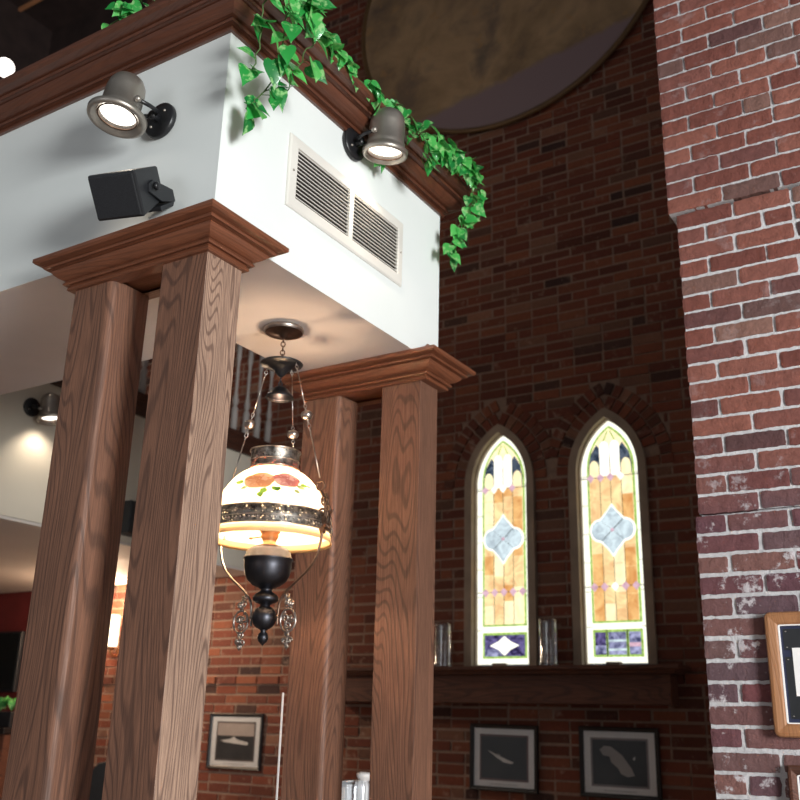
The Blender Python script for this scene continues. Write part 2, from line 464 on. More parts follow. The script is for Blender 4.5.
# ---- stained glass windows
G = {
 'border': emit('opal_border_glass', (1, .97, .80, 1), 1.35, .06, 9),
 'green': emit('green_edge_glass', (.42, .70, .10, 1), .85, .35, 40),
 'amber': emit('amber_glass', (1, .44, .14, 1), 1.05, .25, 9),
 'peach': emit('peach_glass', (1, .60, .28, 1), 1.2, .22, 9),
 'cream': emit('cream_glass', (1, .80, .48, 1), 1.3, .1, 9),
 'pale': emit('pale_white_glass', (1, .95, .84, 1), 1.4, .05, 9),
 'ice': emit('ice_blue_glass', (.60, .72, .80, 1), 1.0, .22, 14),
 'pink': emit('lilac_bead_glass', (.85, .50, .62, 1), .9, .2, 30),
 'navy': emit('deep_blue_glass', (.05, .09, .16, 1), .6, .5, 25),
 'violet': emit('violet_glass', (.11, .07, .34, 1), .5, .7, 18),
 'blue': emit('streaky_blue_glass', (.25, .26, .62, 1), .8, .7, 16),
 'lead': plain('lead_came', (.03, .03, .03, 1), .6),
}
GK = list(G); GM = [G[k] for k in GK]; gi = {k: i for i, k in enumerate(GK)}
FRAMEW = plain('weathered_window_frame', (.30, .22, .16, 1), .7, vary=.2)
def window(idx, cx, kind):
    fr = MB()
    po = arch(WH+.055, SILL-.01, SPR, WR+.055, cx); pi_ = arch(WH, SILL-.01, SPR, WR, cx)
    n = len(po)
    for (ya, yb) in ((YB-.03, YB+.12),):
        for i in range(1, n):
            j = (i+1) % n
            a, c, d, e = po[i], po[j], pi_[j], pi_[i]
            vs = [(q[0], ya, q[1]) for q in (a, c, d, e)]+[(q[0], yb, q[1]) for q in (a, c, d, e)]
            fr.add(vs, [(0, 1, 2, 3), (7, 6, 5, 4), (0, 4, 5, 1), (1, 5, 6, 2), (2, 6, 7, 3), (3, 7, 4, 0)])
    # inner stepped bead
    p2 = arch(WH-.006, SILL, SPR, WR-.006, cx)
    for i in range(1, n):
        j = (i+1) % n; a, c, d, e = pi_[i], pi_[j], p2[j], p2[i]
        vs = [(q[0], YB+.02, q[1]) for q in (a, c, d, e)]+[(q[0], YB+.1, q[1]) for q in (a, c, d, e)]
        fr.add(vs, [(0, 1, 2, 3), (0, 4, 5, 1), (2, 6, 7, 3)])
    root = struct(fr.build('window_%d' % idx, FRAMEW))
    b = MB(); v0 = SILL+.01
    lay = [YB+.055]
    def pc(poly, m, d, loc=True):
        """one glass piece standing d millimetres proud of the border glass"""
        b.prism([(cx+u, v0+w) for u, w in poly], YB+.055-d*.001, YB+.060, gi[m])
    def rect(u0, w0, u1, w1, m, d): pc([(u0, w0), (u1, w0), (u1, w1), (u0, w1)], m, d)
    pc([(u, w-v0) for u, w in arch(WH-.004, v0, SPR, WR-.004)], 'border', 0)
    sp = SPR-v0
    pc([(u, w) for u, w in arch(.165, .25, sp+.03, .35)], 'green', 2)
    pc([(u, w) for u, w in arch(.150, .262, sp+.03, .335)], 'cream', 4)
    # dark spandrels beside lancet heads
    for s_ in (-1, 1):
        pc([(s_*.148, sp-.03), (s_*.15, sp+.05), (s_*.135, sp+.13), (s_*.09, sp+.20), (s_*.062, sp+.16), (s_*.075, sp+.05), (s_*.105, sp+.05), (s_*.13, sp+.03)][::s_], 'navy', 6)
        pc([(s_*.075, sp+.04), (s_*.062, sp+.18), (s_*.012, sp+.29), (s_*.005, sp+.29), (s_*.055, sp+.17), (s_*.065, sp+.04)][::s_], 'green', 7)
    # orange strips, four columns of random pieces
    r = random.Random(idx*7+1)
    for k in range(4):
        u0 = -.148+k*.074; w = .262
        while w < sp-.035:
            h = r.uniform(.09, .26); w1 = min(sp-.03, w+h)
            if sp-.03-w1 < .05: w1 = sp-.03
            rect(u0+.001, w, u0+.073, w1, r.choice(['amber', 'peach', 'peach', 'cream', 'amber', 'peach']), 6)
            if w > .3: rect(u0, w-.0015, u0+.074, w+.0015, 'peach', 8)
            w = w1
        if k: rect(u0-.0015, .262, u0+.0015, sp+.12, 'lead', 8)
    for u0 in (-.148, -.074, 0, .074):
        hh = .10 if abs(u0+.037) > .08 else .23
        nn = 8; pl = [(u0+.004, sp-.02), (u0+.070, sp-.02)]+[(u0+.037+.033*cos(pi*i/nn), sp-.02+hh-.04+.05*sin(pi*i/nn)) for i in range(nn+1)]
        pc(pl, 'cream' if abs(u0+.037) > .08 else 'pale', 9)
    # bead rows
    for wv in (sp-.03, .48):
        rect(-.21, wv-.002, .21, wv+.002, 'lead', 9)
        for k in range(4 if wv > .6 else 5):
            uu = -.14+k*.07; c_ = [(uu-.026, wv), (uu-.01, wv-.02), (uu, wv-.032), (uu+.01, wv-.02), (uu+.026, wv), (uu, wv+.026)]
            pc(c_, r.choice(['pink', 'pale', 'pink']), 10)
    # quatrefoil
    qc = .835+.01
    def quatre(g):
        pts = []
        pts += [(0, qc-.165-g)]
        pts += [(.028+g*.3, qc-.125-g*.6), (.065+g*.6, qc-.082-g*.6)]
        pts += [(.082+(.062+g)*cos(a), qc+(.066+g)*sin(a)) for a in [radians(x) for x in range(-90, 91, 18)]]
        pts += [(.065+g*.6, qc+.082+g*.6), (.028+g*.3, qc+.125+g*.6), (0, qc+.165+g)]
        return pts+[(-u, w) for u, w in reversed(pts[1:-1])]
    pc(quatre(.013), 'pale', 11); pc(quatre(0), 'ice', 13)
    for s_ in (-1, 1):
        pc([(-.075, qc-s_*.066-.002), (-.073, qc-s_*.066-.005), (.075, qc+s_*.066-.002), (.073, qc+s_*.066+.003)], 'lead', 14)
    pc([(.012*cos(a), qc+.012*sin(a)) for a in [k*pi/4 for k in range(8)]], 'pink', 15)
    # bottom panel
    rect(-.165, .038, .165, .208, 'green', 2); 
    if kind == 'star':
        rect(-.150, .052, .150, .192, 'violet', 5)
        rect(-.150, .052, -.02, .10, 'blue', 6)
        pc([(-.11, .122), (-.045, .150), (0, .185), (.045, .150), (.11, .122), (.045, .095), (0, .055), (-.045, .095)], 'pale', 8)
    else:
        rect(-.150, .052, -.078, .192, 'violet', 5); rect(-.062, .052, .055, .192, 'blue', 5); rect(.074, .052, .150, .192, 'blue', 5)
        rect(.074, .10, .150, .125, 'pink', 6); rect(-.150, .06, -.078, .11, 'blue', 6); rect(-.062, .13, .055, .145, 'ice', 6); rect(-.062, .075, .055, .09, 'ice', 6)
        rect(-.073, .04, -.067, .205, 'lead', 6); rect(.061, .04, .067, .205, 'lead', 6)
    # border leads
    for w in (.225, .45, .64, .83, 1.02, 1.22):
        for s_ in (-1, 1): rect(min(s_*.165, s_*.209), w-.0015, max(s_*.165, s_*.209), w+.0015, 'lead', 3)
    b.build('stained_glass', GM, root)
    b = MB(); b.prism([(cx-.06, SILL-.01), (cx+.03, SILL-.01), (cx+.03, SILL+.014), (cx-.06, SILL+.014)], YB-.02, YB+.03)
    b.build('sill_block', FRAMEW, root)
window(1, WIN[0], 'star'); window(2, WIN[1], 'panes')

# ---- brick pier (right foreground)
PM = brick_mat('white_lime_mortar', [(0, lin(222, 219, 222)), (1, lin(242, 240, 243))], (.68, .78), lin(140, 124, 120), bumpy=.9)
PB = brick_mat('red_pier_brick', [(0, lin(130, 76, 68)), (.3, lin(150, 90, 78)), (.55, lin(164, 104, 90)), (.8, lin(138, 86, 80)), (.9, lin(96, 72, 74)), (1, lin(168, 124, 110))],
               (.56, .61), lin(196, 188, 192), .9,
               [(0, lin(130, 84, 86)), (.25, lin(108, 76, 90)), (.5, lin(146, 104, 98)), (.7, lin(112, 90, 98)), (.85, lin(138, 76, 78)), (1, lin(126, 104, 102))], 2.28)
PX0, PX1, PY = -.862, .95, 3.2
b = MB(); rng2 = random.Random(9)
JO = (2.19, 3.32)
brick_boxes(b, PX0+.005, PX1, 1.0, JO[0]-.008, PY, .0665, .200, .0125, .05, rng2, None, .003, (20, 5))
z0 = JO[0]+.006
brick_boxes(b, PX0+.016, PX1, z0, JO[1]-.012, PY+.004, .0665, .200, .0105, .05, rng2, None, .0025, (20, 5))
brick_boxes(b, PX0-.010, PX1, JO[1]+.004, 4.9, PY-.008, .0665, .200, .0085, .06, rng2, None, .0015, (20, 5))
pier = struct(b.build('wall_pier', [PB]))
b = MB(); y1 = PY+.9
b.box((PX0+.006, PY+.0055, 0), (PX1, y1, JO[0]-.006))
b.box((PX0+.02, PY+.03, JO[0]-.01), (PX1, y1, JO[0]+.01))
b.box((PX0+.018, PY+.0095, JO[0]+.006), (PX1, y1, JO[1]-.012))
b.box((PX0+.02, PY+.035, JO[1]-.02), (PX1, y1, JO[1]+.02))
b.box((PX0-.008, PY-.0025, JO[1]+.004), (PX1, y1, 9.5))
b.build('pier_mortar', PM, pier)

# ---- white bulkhead (L-shaped box) with crown moulding
XR, YF, ZS, ZT = -1.775, 1.775, 2.845, 3.505
YE, XI, YI, XL = 3.067, -2.325, 2.475, -5.04
b = MB()
outer = [(XL, YF), (XR, YF), (XR, YE), (XI, YE), (XI, YI), (XL, YI)]
n = len(outer)
vs = [(x, y, ZS) for x, y in outer]+[(x, y, ZT+.09) for x, y in outer]
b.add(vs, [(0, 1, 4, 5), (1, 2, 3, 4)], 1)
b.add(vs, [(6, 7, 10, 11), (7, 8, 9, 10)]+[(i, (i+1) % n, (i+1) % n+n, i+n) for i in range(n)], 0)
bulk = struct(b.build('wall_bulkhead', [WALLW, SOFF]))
crown = [(0, -.002), (.012, -.003), (.015, .002), (.014, .009), (.006, .014), (.018, .017), (.026, .016), (.030, .021), (.026, .028), (.022, .032), (.034, .034), (.048, .040), (.062, .052), (.068, .062), (.064, .066), (.078, .066), (.086, .064), (.090, .070), (.084, .077), (.100, .078), (.120, .078), (.131, .082), (.134, .088), (.134, .098), (0, .098)]
b = MB()
b.sweep([(XL, YF), (XR, YF), (XR, YE), (XI, YE)], [(o_, ZT+z_) for o_, z_ in crown], False, alt=True)
struct(b.build('trim_4', [OAKC, OAKCY]))

# ---- balcony: fascia, low ceiling, beam, floor
b = MB(); b.box((-8.98, YI+.005, 2.64), (-5.05, 5.965, 3.55)); o = b.build('wall_balcony', CREAM); struct(o)
b = MB(); b.box((-8.98, .4, 2.64), (-5.06, YI-.005, 3.55)); struct(b.build('wall_balcony_front', CREAM))
b = MB(); b.box((-8.98, .4, 2.62), (-5.052, 5.94, 2.638)); struct(b.build('ceiling_low', CEILP))
b = MB(); b.sweep([(-5.04, 2.5), (-5.04, 5.96)], [(0, 3.53), (.03, 3.53), (.035, 3.56), (.05, 3.575), (.05, 3.63), (.07, 3.65), (.07, 3.675), (-.10, 3.675), (-.10, 3.53)], False)
struct(b.build('trim_5', OAKD))
b = MB(); b.box((-7.2, 2.5, 3.56), (-7.0, 5.96, 5.3)); struct(b.build('wall_balcony_rear', DARKC))

# balustrade: one thing, each baluster a part
bal = thing('balcony_balustrade', (-5.05, 4.3, 3.676), 'pale turned balusters under a dark handrail along the raised balcony', 'balustrade')
bp = [(.014, .0), (.027, .0), (.027, .20), (.020, .215), (.014, .225), (.022, .245), (.025, .27), (.018, .30), (.012, .36), (.014, .50), (.011, .58), (.016, .62), (.020, .63), (.020, .78), (.014, .78)]
proto = None
for i in range(24):
    y = 5.92-i*.14
    if proto is None:
        b = MB(); b.lathe(bp, 16); proto = b.build('baluster', BALU, bal); o = proto
    else: o = proto.copy(); COL.objects.link(o); o.parent = bal
    o.location = (0, y-4.3, 0)
b = MB(); b.box((-.035, -1.7, .78), (.035, 1.66, .84)); b.build('handrail', OAKD, bal, bevel=.01)

# ---- columns in pairs carrying moulded caps
CZ0, CZ1 = 2.75, 2.845
def round_rect_poly(x0, y0, x1, y1, r, which):
    """rectangle outline; corners in `which` (0:x1y0) get a rounded edge"""
    pts = [(x0, y0)]
    if 0 in which:
        pts += [(x1-r+r*sin(a), y0+r-r*cos(a)) for a in [radians(k*15) for k in range(7)]]
    else: pts.append((x1, y0))
    pts += [(x1, y1), (x0, y1)]
    return pts
def pillar_pair(y0, label, xs, hd):
    root = thing('pillar_pair', (-2.046, y0+.0725, 0), label, 'pillars', 'oak pillar pairs under the white bulkhead')
    ox, oy = root.location.x, root.location.y
    for (x0, x1), rr in zip(xs, ((0,), ())):
        b = MB(); pl = round_rect_poly(x0-(x0+x1)/2, -.0725, x1-(x0+x1)/2, -.0725+2*hd, .022, rr); nn = len(pl)
        vs = [(u, v, 0) for u, v in pl]+[(u, v, CZ0+.004) for u, v in pl]
        b.add(vs, [tuple(range(nn-1, -1, -1)), tuple(range(nn, 2*nn))]+[(i, (i+1) % nn, (i+1) % nn+nn, i+nn) for i in range(nn)])
        for q, (u, v) in enumerate(pl):   # near shaft's side faces: side light painted in as a paler oak colour
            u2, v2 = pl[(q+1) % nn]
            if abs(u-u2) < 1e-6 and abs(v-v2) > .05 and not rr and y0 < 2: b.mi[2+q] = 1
        o = b.build('shaft', [OAK, OAK_LIT], root, loc=((x0+x1)/2-ox, 0, 0), bevel=.0012)
    b = MB()
    prof = [(o_, CZ0+z_) for o_, z_ in [(-.03, -.001), (.011, -.001), (.015, .002), (.014, .009), (.007, .013), (.012, .0165), (.022, .0155), (.026, .020), (.022, .027), (.018, .031), (.026, .033), (.036, .038), (.048, .048), (.054, .057), (.050, .062), (.060, .0635), (.068, .062), (.072, .067), (.066, .073), (.078, .075), (.088, .076), (.094, .081), (.094, .0925), (.089, .095)]]
    path = [(-2.325-ox, -.0725), (-1.770-ox, -.0725), (-1.770-ox, .0725), (-2.325-ox, .0725)]
    b.sweep(path, prof, True, alt=True)
    e = .0885
    b.add([(-2.325-ox-e, -.0725-e, CZ1), (-1.77-ox+e, -.0725-e, CZ1), (-1.77-ox+e, .0725+e, CZ1), (-2.325-ox-e, .0725+e, CZ1)], [(0, 1, 2, 3)])
    b.add([(-2.3-ox, -.05, CZ0+.012), (-1.8-ox, -.05, CZ0+.012), (-1.8-ox, .05, CZ0+.012), (-2.3-ox, .05, CZ0+.012)], [(3, 2, 1, 0)])
    b.build('capital', [OAKX, OAKXY], root)
    return root
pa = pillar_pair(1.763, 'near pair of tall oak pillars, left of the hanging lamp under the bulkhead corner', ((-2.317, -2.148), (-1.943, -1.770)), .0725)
pb = pillar_pair(2.958, 'far pair of tall oak pillars, just right of the hanging lamp', ((-2.340, -2.163), (-1.960, -1.787)), .0645)
b = MB(); b.prism([(0, 0), (.075, 0), (.05, .032), (.038, .040), (.028, .034)], 0, .02, 0)
o = b.build('wedge_block', OAKX, pb, loc=(-1.735+2.046-.05, 2.875-2.9585-.3+.29, CZ1))

# ================================================================= OBJECTS
# ---- spotlights
def spotlight(wall_pt, nrm, head_c, d, size, label, rimf=1.0, watts=6, aim=None):
    root = thing('wall_spotlight', wall_pt, label, 'spotlight')
    nrm = Vector(nrm); wp = Vector(wall_pt)
    Mw = nrm.to_track_quat('Z', 'Y').to_matrix().to_4x4()
    b = MB(); b.lathe([(.001, 0), (.058, 0), (.060, .004), (.060, .016), (.056, .020), (.030, .022), (.001, .022)], 40, Mw); b.build('mounting_plate', BLACKM, root)
    b = MB()
    for a in (.7, 3.8):
        b = MB(); b.sphere(Mw @ Vector((.034*cos(a), .034*sin(a), .022)), .005); b.build('screw', PEWT, root)
    d = Vector(d).normalized(); hc = Vector(head_c)-wp
    Mh = Matrix.Translation(hc) @ (-d).to_track_quat('Z', 'Y').to_matrix().to_4x4()   # local +Z = away from the mouth
    s = size
    prof = [(.060*s*rimf, -.050*s), (.066*s*rimf, -.046*s), (.067*s*rimf, -.036*s), (.060*s*rimf, -.030*s), (.054*s, -.026*s), (.052*s, -.020*s), (.053*s, -.014*s), (.050*s, -.010*s), (.049*s, .040*s), (.046*s, .060*s), (.038*s, .076*s), (.022*s, .086*s), (.0005, .089*s)]
    b = MB(); vs0 = len(b.v)
    n = 48; vs = []; fs = []
    full = [(.046*s, -.028*s), (.056*s*rimf, -.048*s)]+prof
    for r, z in full:
        for i in range(n):
            a = 2*pi*i/n; vs.append(Mh @ Vector((r*cos(a), r*sin(a), z)))
    for j in range(len(full)-1):
        for i in range(n): k = (i+1) % n; fs.append((j*n+i, j*n+k, (j+1)*n+k, (j+1)*n+i))
    b.add(vs, fs, 0, True); b.build('lamp_shade', PEWT, root)
    b = MB(); b.lathe([(.0005, -.036*s), (.030*s, -.035*s), (.046*s, -.028*s)], 32, Mh); b.build('lens', LENS, root)
    b = MB()
    for rr in (.049,): b.tube([Mh @ Vector((rr*s*cos(2*pi*i/32), rr*s*sin(2*pi*i/32), -.038*s)) for i in range(32)], .0022*s, 6, closed=True)
    b.build('lens_ring', BRONZE, root)
    # yoke: from plate to the two sides of the head
    side = d.cross(nrm); side = side.normalized() if side.length > .05 else Vector((1, 0, 0))
    hub = nrm*.040
    b = MB(); b.tube([nrm*.018, hub, hub+nrm*.012], .013, 12)
    for sg in (-1, 1):
        pv = hc+side*sg*.055*s
        b.tube([hub, hub+side*sg*.03+nrm*.012, (hub+pv)/2+side*sg*.022, pv+side*sg*.004], .0065, 8)
    b.build('yoke', BLACKM, root)
    for sg in (-1, 1):
        b = MB(); b.sphere(hc+side*sg*.060*s, .009*s); b.build('pivot_screw', PEWT, root)
    bulb('spot_bulb', hc+d*.06*s, watts, (1, .86, .68), .03, root, radians(110), aim or d, .8)
    return root
spotlight((-2.03, 1.775, 3.268), (0, -1, 0), (-2.068, 1.640, 3.262), (-.06, -.14, -.99), 1.2, 'pewter spotlight with a flared rim on the grey left face above the black speaker', 1.12, 2.2)
spotlight((-1.775, 2.425, 3.475), (1, 0, 0), (-1.655, 2.470, 3.487), (-.114, .074, -.991), 1.3, 'pewter spotlight beside the ivy, above the white air vent', .94, 6)
spotlight((-5.05, 3.64, 3.34), (1, 0, 0), (-4.93, 3.70, 3.315), (.16, .06, -.97), 1.3, 'small dark spotlight on the cream balcony wall, left of the near pillars', 1.0, 6, (-.35, .05, -1))

# ---- speaker
sp = thing('wall_speaker', (-2.02, 1.775, 2.96), 'small black loudspeaker tilted downward above the near pillar capital', 'speaker')
Mr = Matrix(((.978, -.121, .172), (.202, .776, -.597), (-.061, .618, .783))).to_4x4()
Ms = Matrix.Translation(Vector((-1.996+2.02, 1.655-1.775, -.012))) @ Mr
b = MB(); hw, hd, hh = .080, .072, .066
vs = [(-hw, -hd, -hh), (hw, -hd, -hh), (hw*.8, hd, -hh*.55), (-hw*.8, hd, -hh*.55), (-hw, -hd, hh), (hw, -hd, hh), (hw*.8, hd, hh*.9), (-hw*.8, hd, hh*.9)]
b.add([Ms @ Vector(v) for v in vs], [(0, 3, 2, 1), (4, 5, 6, 7), (0, 1, 5, 4), (1, 2, 6, 5), (2, 3, 7, 6), (3, 0, 4, 7)])
b.build('cabinet', BLACK, sp, bevel=.006)
t = NT('speaker_grille'); v = t.coord(); vo = t.n('ShaderNodeTexVoronoi'); vo.inputs['Scale'].default_value = 420; t.l(v, vo.inputs['Vector'])
t.set(Base_Color=t.ramp(vo.outputs['Distance'], [(.2, (.004, .004, .005)), (.6, (.02, .021, .025))]), Roughness=.5); GRI = t.m
b = MB(); b.box((-hw*.93, -hd-.006, -hh*.9), (hw*.93, -hd-.0005, hh*.9), 0, Ms); b.build('grille', GRI, sp, bevel=.003)
b = MB()
def plate(poly, x0, x1):
    n = len(poly); vs = [Ms @ Vector((x0, u, w)) for u, w in poly]+[Ms @ Vector((x1, u, w)) for u, w in poly]
    b.add(vs, [tuple(range(n)), tuple(range(2*n-1, n-1, -1))]+[(i, i+n, (i+1) % n+n, (i+1) % n) for i in range(n)])
plate([(-.022, -.004), (-.012, .020), (.010, .026), (.098, -.016), (.098, -.052), (.030, -.040)], hw*.86, hw*1.02)
plate([(.082, -.052), (.098, -.052), (.098, -.016), (.082, -.016)], -.02, hw*.98)
plate([(.02, -.066), (.098, -.062), (.098, -.048), (.02, -.052)], -.03, hw*.98)
b.build('mounting_bracket', BLACK, sp, bevel=.002)
b = MB(); b.lathe([(.001, 0), (.012, 0), (.012, .008), (.008, .011), (.001, .011)], 16, Ms @ Matrix.Translation((hw+.010, .0, .008)) @ Matrix.Rotation(pi/2, 4, 'Y')); b.build('knob', BLACKM, sp)

# ---- air vent on the right face
VY0, VY1, VZ0, VZ1 = 2.082, 2.777, 3.061, 3.327
vent = thing('air_vent', (XR, (VY0+VY1)/2, (VZ0+VZ1)/2), 'off-white louvred air vent with two banks of slats on the bulkhead', 'vent')
hy = (VY1-VY0)/2; hz = (VZ1-VZ0)/2
b = MB()
def vplace(u, v, w): return (w, u, v)      # (along Y, up Z, out X)
m_ = .040
b.sweep([(-hy, -hz), (hy, -hz), (hy, hz), (-hy, hz)], [(-0.0, .0005), (-.001, .006), (-.006, .010), (-m_+.004, .012), (-m_, .010), (-m_, .0005)], True, 0, lambda x, y, z: (z, x, y))
b.box((.0005, -.012, -hz+m_-.002), (.012, .012, hz-m_+.002))
b.build('face_frame', VENTW, vent)
b = MB(); b.box((.0004, -hy+m_-.003, -hz+m_-.003), (.0012, hy-m_+.003, hz-m_+.003)); b.build('duct_shadow', VENTD, vent)
for (u0, u1) in ((-hy+m_, -.012), (.012, hy-m_)):
    b = MB(); ns = 13; H = 2*(hz-m_)
    for i in range(ns):
        zc = -hz+m_+H*(i+.5)/ns
        Mx = Matrix.Translation((.0065, (u0+u1)/2, zc)) @ Matrix.Rotation(radians(30), 4, 'Y')
        b.box((-.0055, -(u1-u0)/2, -.0012), (.0055, (u1-u0)/2, .0012), 0, Mx)
    b.build('louvre_bank', VENTW, vent)
for s_ in (-1, 1):
    b = MB(); b.sphere((.0115, s_*(hy-.02), 0), .004); b.build('screw', PEWT, vent)

# ---- ivy garland
t = NT('variegated_ivy_leaf'); v = t.coord(); g = t.n('ShaderNodeNewGeometry')
c = t.ramp(g.outputs['Random Per Island'], [(0, lin(28, 120, 58)), (.5, lin(54, 170, 76)), (1, lin(100, 200, 100))])
c = t.mix(t.ramp(t.noise(v, 42, 3, .6), [(.52, (0, 0, 0)), (.62, (.85, .85, .85))]), c, lin(160, 214, 140))
t.set(Base_Color=c, Roughness=.38); t.b.inputs['Coat Weight'].default_value = .3; t.b.inputs['Transmission Weight'].default_value = 0.0
trn = t.n('ShaderNodeBsdfTranslucent'); t.l(c, trn.inputs[0]); ms = t.n('ShaderNodeMixShader'); ms.inputs[0].default_value = .3
t.l(t.b.outputs[0], ms.inputs[1]); t.l(trn.outputs[0], ms.inputs[2]); t.l(ms.outputs[0], t.out.inputs[0]); LEAF = t.m
STEM = plain('vine_stem', lin(70, 96, 48), .6)
def leaf(b, p, d, up, s, rg):
    """heart-shaped leaf: p base, d direction of the tip, up = face normal"""
    d = Vector(d).normalized(); up = Vector(up); up = (up-d*up.dot(d)); up = up.normalized() if up.length > .01 else d.orthogonal().normalized(); w = d.cross(up)
    pts = [(-.10, .18), (.02, .36), (.22, .44), (.45, .38), (.70, .22), (.88, .09)]
    mid = [0, .25, .5, .75, 1.0]; fold = rg.uniform(.08, .35); curl = rg.uniform(.05, .4)
    def P(a, c): return Vector(p)+d*(a*s)+w*(c*s)+up*((abs(c)*fold-curl*a*a)*s)
    vs = [P(0, 0), P(.3, 0), P(.6, 0), P(1.05, 0)]
    L = [P(a, c) for a, c in pts]; Rr = [P(a, -c) for a, c in pts]
    vs += L+Rr
    fs = []
    for o in (4, 10):
        fs += [(0, o, o+1), (0, o+1, o+2, 1), (1, o+2, o+3), (1, o+3, o+4, 2), (2, o+4, o+5, 3)]
    b.add(vs, fs, 0, True)
def garland(name, label, paths, cat='ivy'):
    root = thing(name, paths[0][0][0], label, cat); base = Vector(paths[0][0][0])
    lb = MB(); sb = MB(); rg = random.Random(21)
    for pts, dens, spread, sz in paths:
        P = [Vector(p)-base for p in pts]
        # densify
        Q = []
        for i in range(len(P)-1):
            for k in range(6): Q.append(P[i].lerp(P[i+1], k/6)+Vector((rg.uniform(-.006, .006), rg.uniform(-.008, .008), rg.uniform(-.008, .008))))
        Q.append(P[-1]); sb.tube(Q, .0022, 6)
        L = sum((P[i+1]-P[i]).length for i in range(len(P)-1)); N = max(2, int(L*dens))
        for j in range(N):
            i = rg.randrange(len(Q)-1); q = Q[i].lerp(Q[i+1], rg.random())
            off = Vector((rg.uniform(-.2, 1)*spread, rg.uniform(-1, 1)*spread, rg.uniform(-.9, .6)*spread))
            d = Vector((rg.uniform(-.15, .7), rg.uniform(-.8, .8), rg.uniform(-1.2, .1)))
            up = Vector((rg.uniform(.3, 1), rg.uniform(-.9, .2), rg.uniform(-.1, .8)))
            e = q+off; sb.tube([q, q.lerp(e, .5)+Vector((0, 0, .006)), e], .0012, 5)
            leaf(lb, e, d, up, sz*rg.uniform(.7, 1.15), rg)
    sb.build('vine', STEM, root); lb.build('foliage', LEAF, root)
    return root
garland('ivy_garland', 'long green ivy garland trailing over the crown moulding above the vent', [
    ([(-1.60, 1.66, 3.64), (-1.62, 1.80, 3.64), (-1.62, 1.90, 3.64), (-1.63, 1.98, 3.64)], 120, .045, .070),
    ([(-1.60, 1.68, 3.62), (-1.58, 1.70, 3.48), (-1.60, 1.72, 3.38), (-1.64, 1.74, 3.27)], 40, .03, .072),
    ([(-1.59, 1.80, 3.61), (-1.575, 1.80, 3.50), (-1.60, 1.81, 3.38), (-1.66, 1.82, 3.28), (-1.69, 1.78, 3.20)], 46, .035, .070),
    ([(-1.60, 1.92, 3.62), (-1.58, 1.93, 3.50), (-1.60, 1.90, 3.40), (-1.66, 1.90, 3.31)], 38, .03, .070),
    ([(-1.64, 1.98, 3.64), (-1.66, 2.15, 3.635), (-1.66, 2.35, 3.625), (-1.65, 2.5, 3.62)], 85, .028, .052),
    ([(-1.65, 2.5, 3.62), (-1.63, 2.64, 3.62), (-1.62, 2.80, 3.63), (-1.62, 2.95, 3.64), (-1.60, 3.03, 3.645)], 140, .04, .060),
    ([(-1.62, 2.60, 3.61), (-1.58, 2.62, 3.53), (-1.60, 2.64, 3.46)], 80, .03, .056),
    ([(-1.60, 3.02, 3.63), (-1.61, 3.04, 3.55), (-1.64, 3.03, 3.46), (-1.68, 3.03, 3.38), (-1.71, 3.02, 3.30)], 120, .03, .056),
    ([(-1.72, 2.52, 3.50), (-1.74, 2.56, 3.45)], 60, .012, .05)])
garland('ivy_sprig', 'small ivy sprig peeking over the dark crown moulding on the left', [
    ([(-2.02, 1.68, 3.70), (-2.10, 1.675, 3.675), (-2.16, 1.67, 3.665), (-2.26, 1.675, 3.625)], 50, .02, .06)])

# ---- hanging oil-style lamp
LX, LY = -2.078, 2.485
lamp = thing('hanging_lamp', (LX, LY, ZS), 'antique hanging lamp with rose-painted glass shade between the pillars', 'lamp', None, radians(2))
H = lambda z: z-ZS
b = MB(); b.lathe([(.001, 0), (.068, 0), (.070, -.003), (.069, -.013), (.063, -.018), (.058, -.017), (.052, -.020), (.040, -.020), (.034, -.024), (.016, -.026), (.012, -.036), (.001, -.038)], 40); b.build('ceiling_canopy', BRONZE, lamp)
b = MB(); b.shell([(.0705, -.001), (.0725, -.004), (.0715, -.013), (.067, -.0175)], 40); b.build('canopy_rim', SILV, lamp)
def link_chain(b, a, c, n, r=.0075, w=.0016):
    a = Vector(a); c = Vector(c); d = (c-a); L = d.length/n; d.normalize(); s1 = d.orthogonal().normalized(); s2 = d.cross(s1)
    for i in range(n):
        m = a+d*L*(i+.5); s_ = s1 if i % 2 else s2
        b.tube([m+d*(L*.62*cos(t))+s_*(r*sin(t)) for t in [2*pi*k/14 for k in range(14)]], w, 6, closed=True)
b = MB(); link_chain(b, (0, 0, -.036), (0, 0, H(2.728)), 5, .0075, .0022); b.build('hanging_chain', BRONZE, lamp)
b = MB(); b.lathe([(.001, H(2.738)), (.010, H(2.735)), (.040, H(2.722)), (.072, H(2.712)), (.076, H(2.709)), (.073, H(2.704)), (.045, H(2.698)), (.026, H(2.684)), (.014, H(2.668)), (.006, H(2.660)), (.001, H(2.658))], 40); b.build('crown_dish', BLACKM, lamp)
b = MB(); link_chain(b, (0, 0, H(2.66)), (0, 0, H(2.625)), 2, .006, .0018)
b.lathe([(.001, H(2.628)), (.012, H(2.624)), (.030, H(2.612)), (.044, H(2.592)), (.050, H(2.582)), (.049, H(2.580)), (.043, H(2.590)), (.028, H(2.606)), (.001, H(2.616))], 36); b.build('smoke_bell', PEWD, lamp)
def rod_chain(b, a, c, tb, ballr=.0205):
    a = Vector(a); c = Vector(c); f = lambda t: a.lerp(c, t)
    link_chain(b, f(0), f(.08), 3, .005, .0014); b.tube([f(.08), f(tb-.12)], .0022, 6); link_chain(b, f(tb-.12), f(tb-.035), 3, .005, .0014)
    b.sphere(f(tb), ballr, 0, 20, .85); link_chain(b, f(tb+.035), f(tb+.14), 3, .005, .0014); b.tube([f(tb+.14), f(.97)], .0022, 6)
arms = []
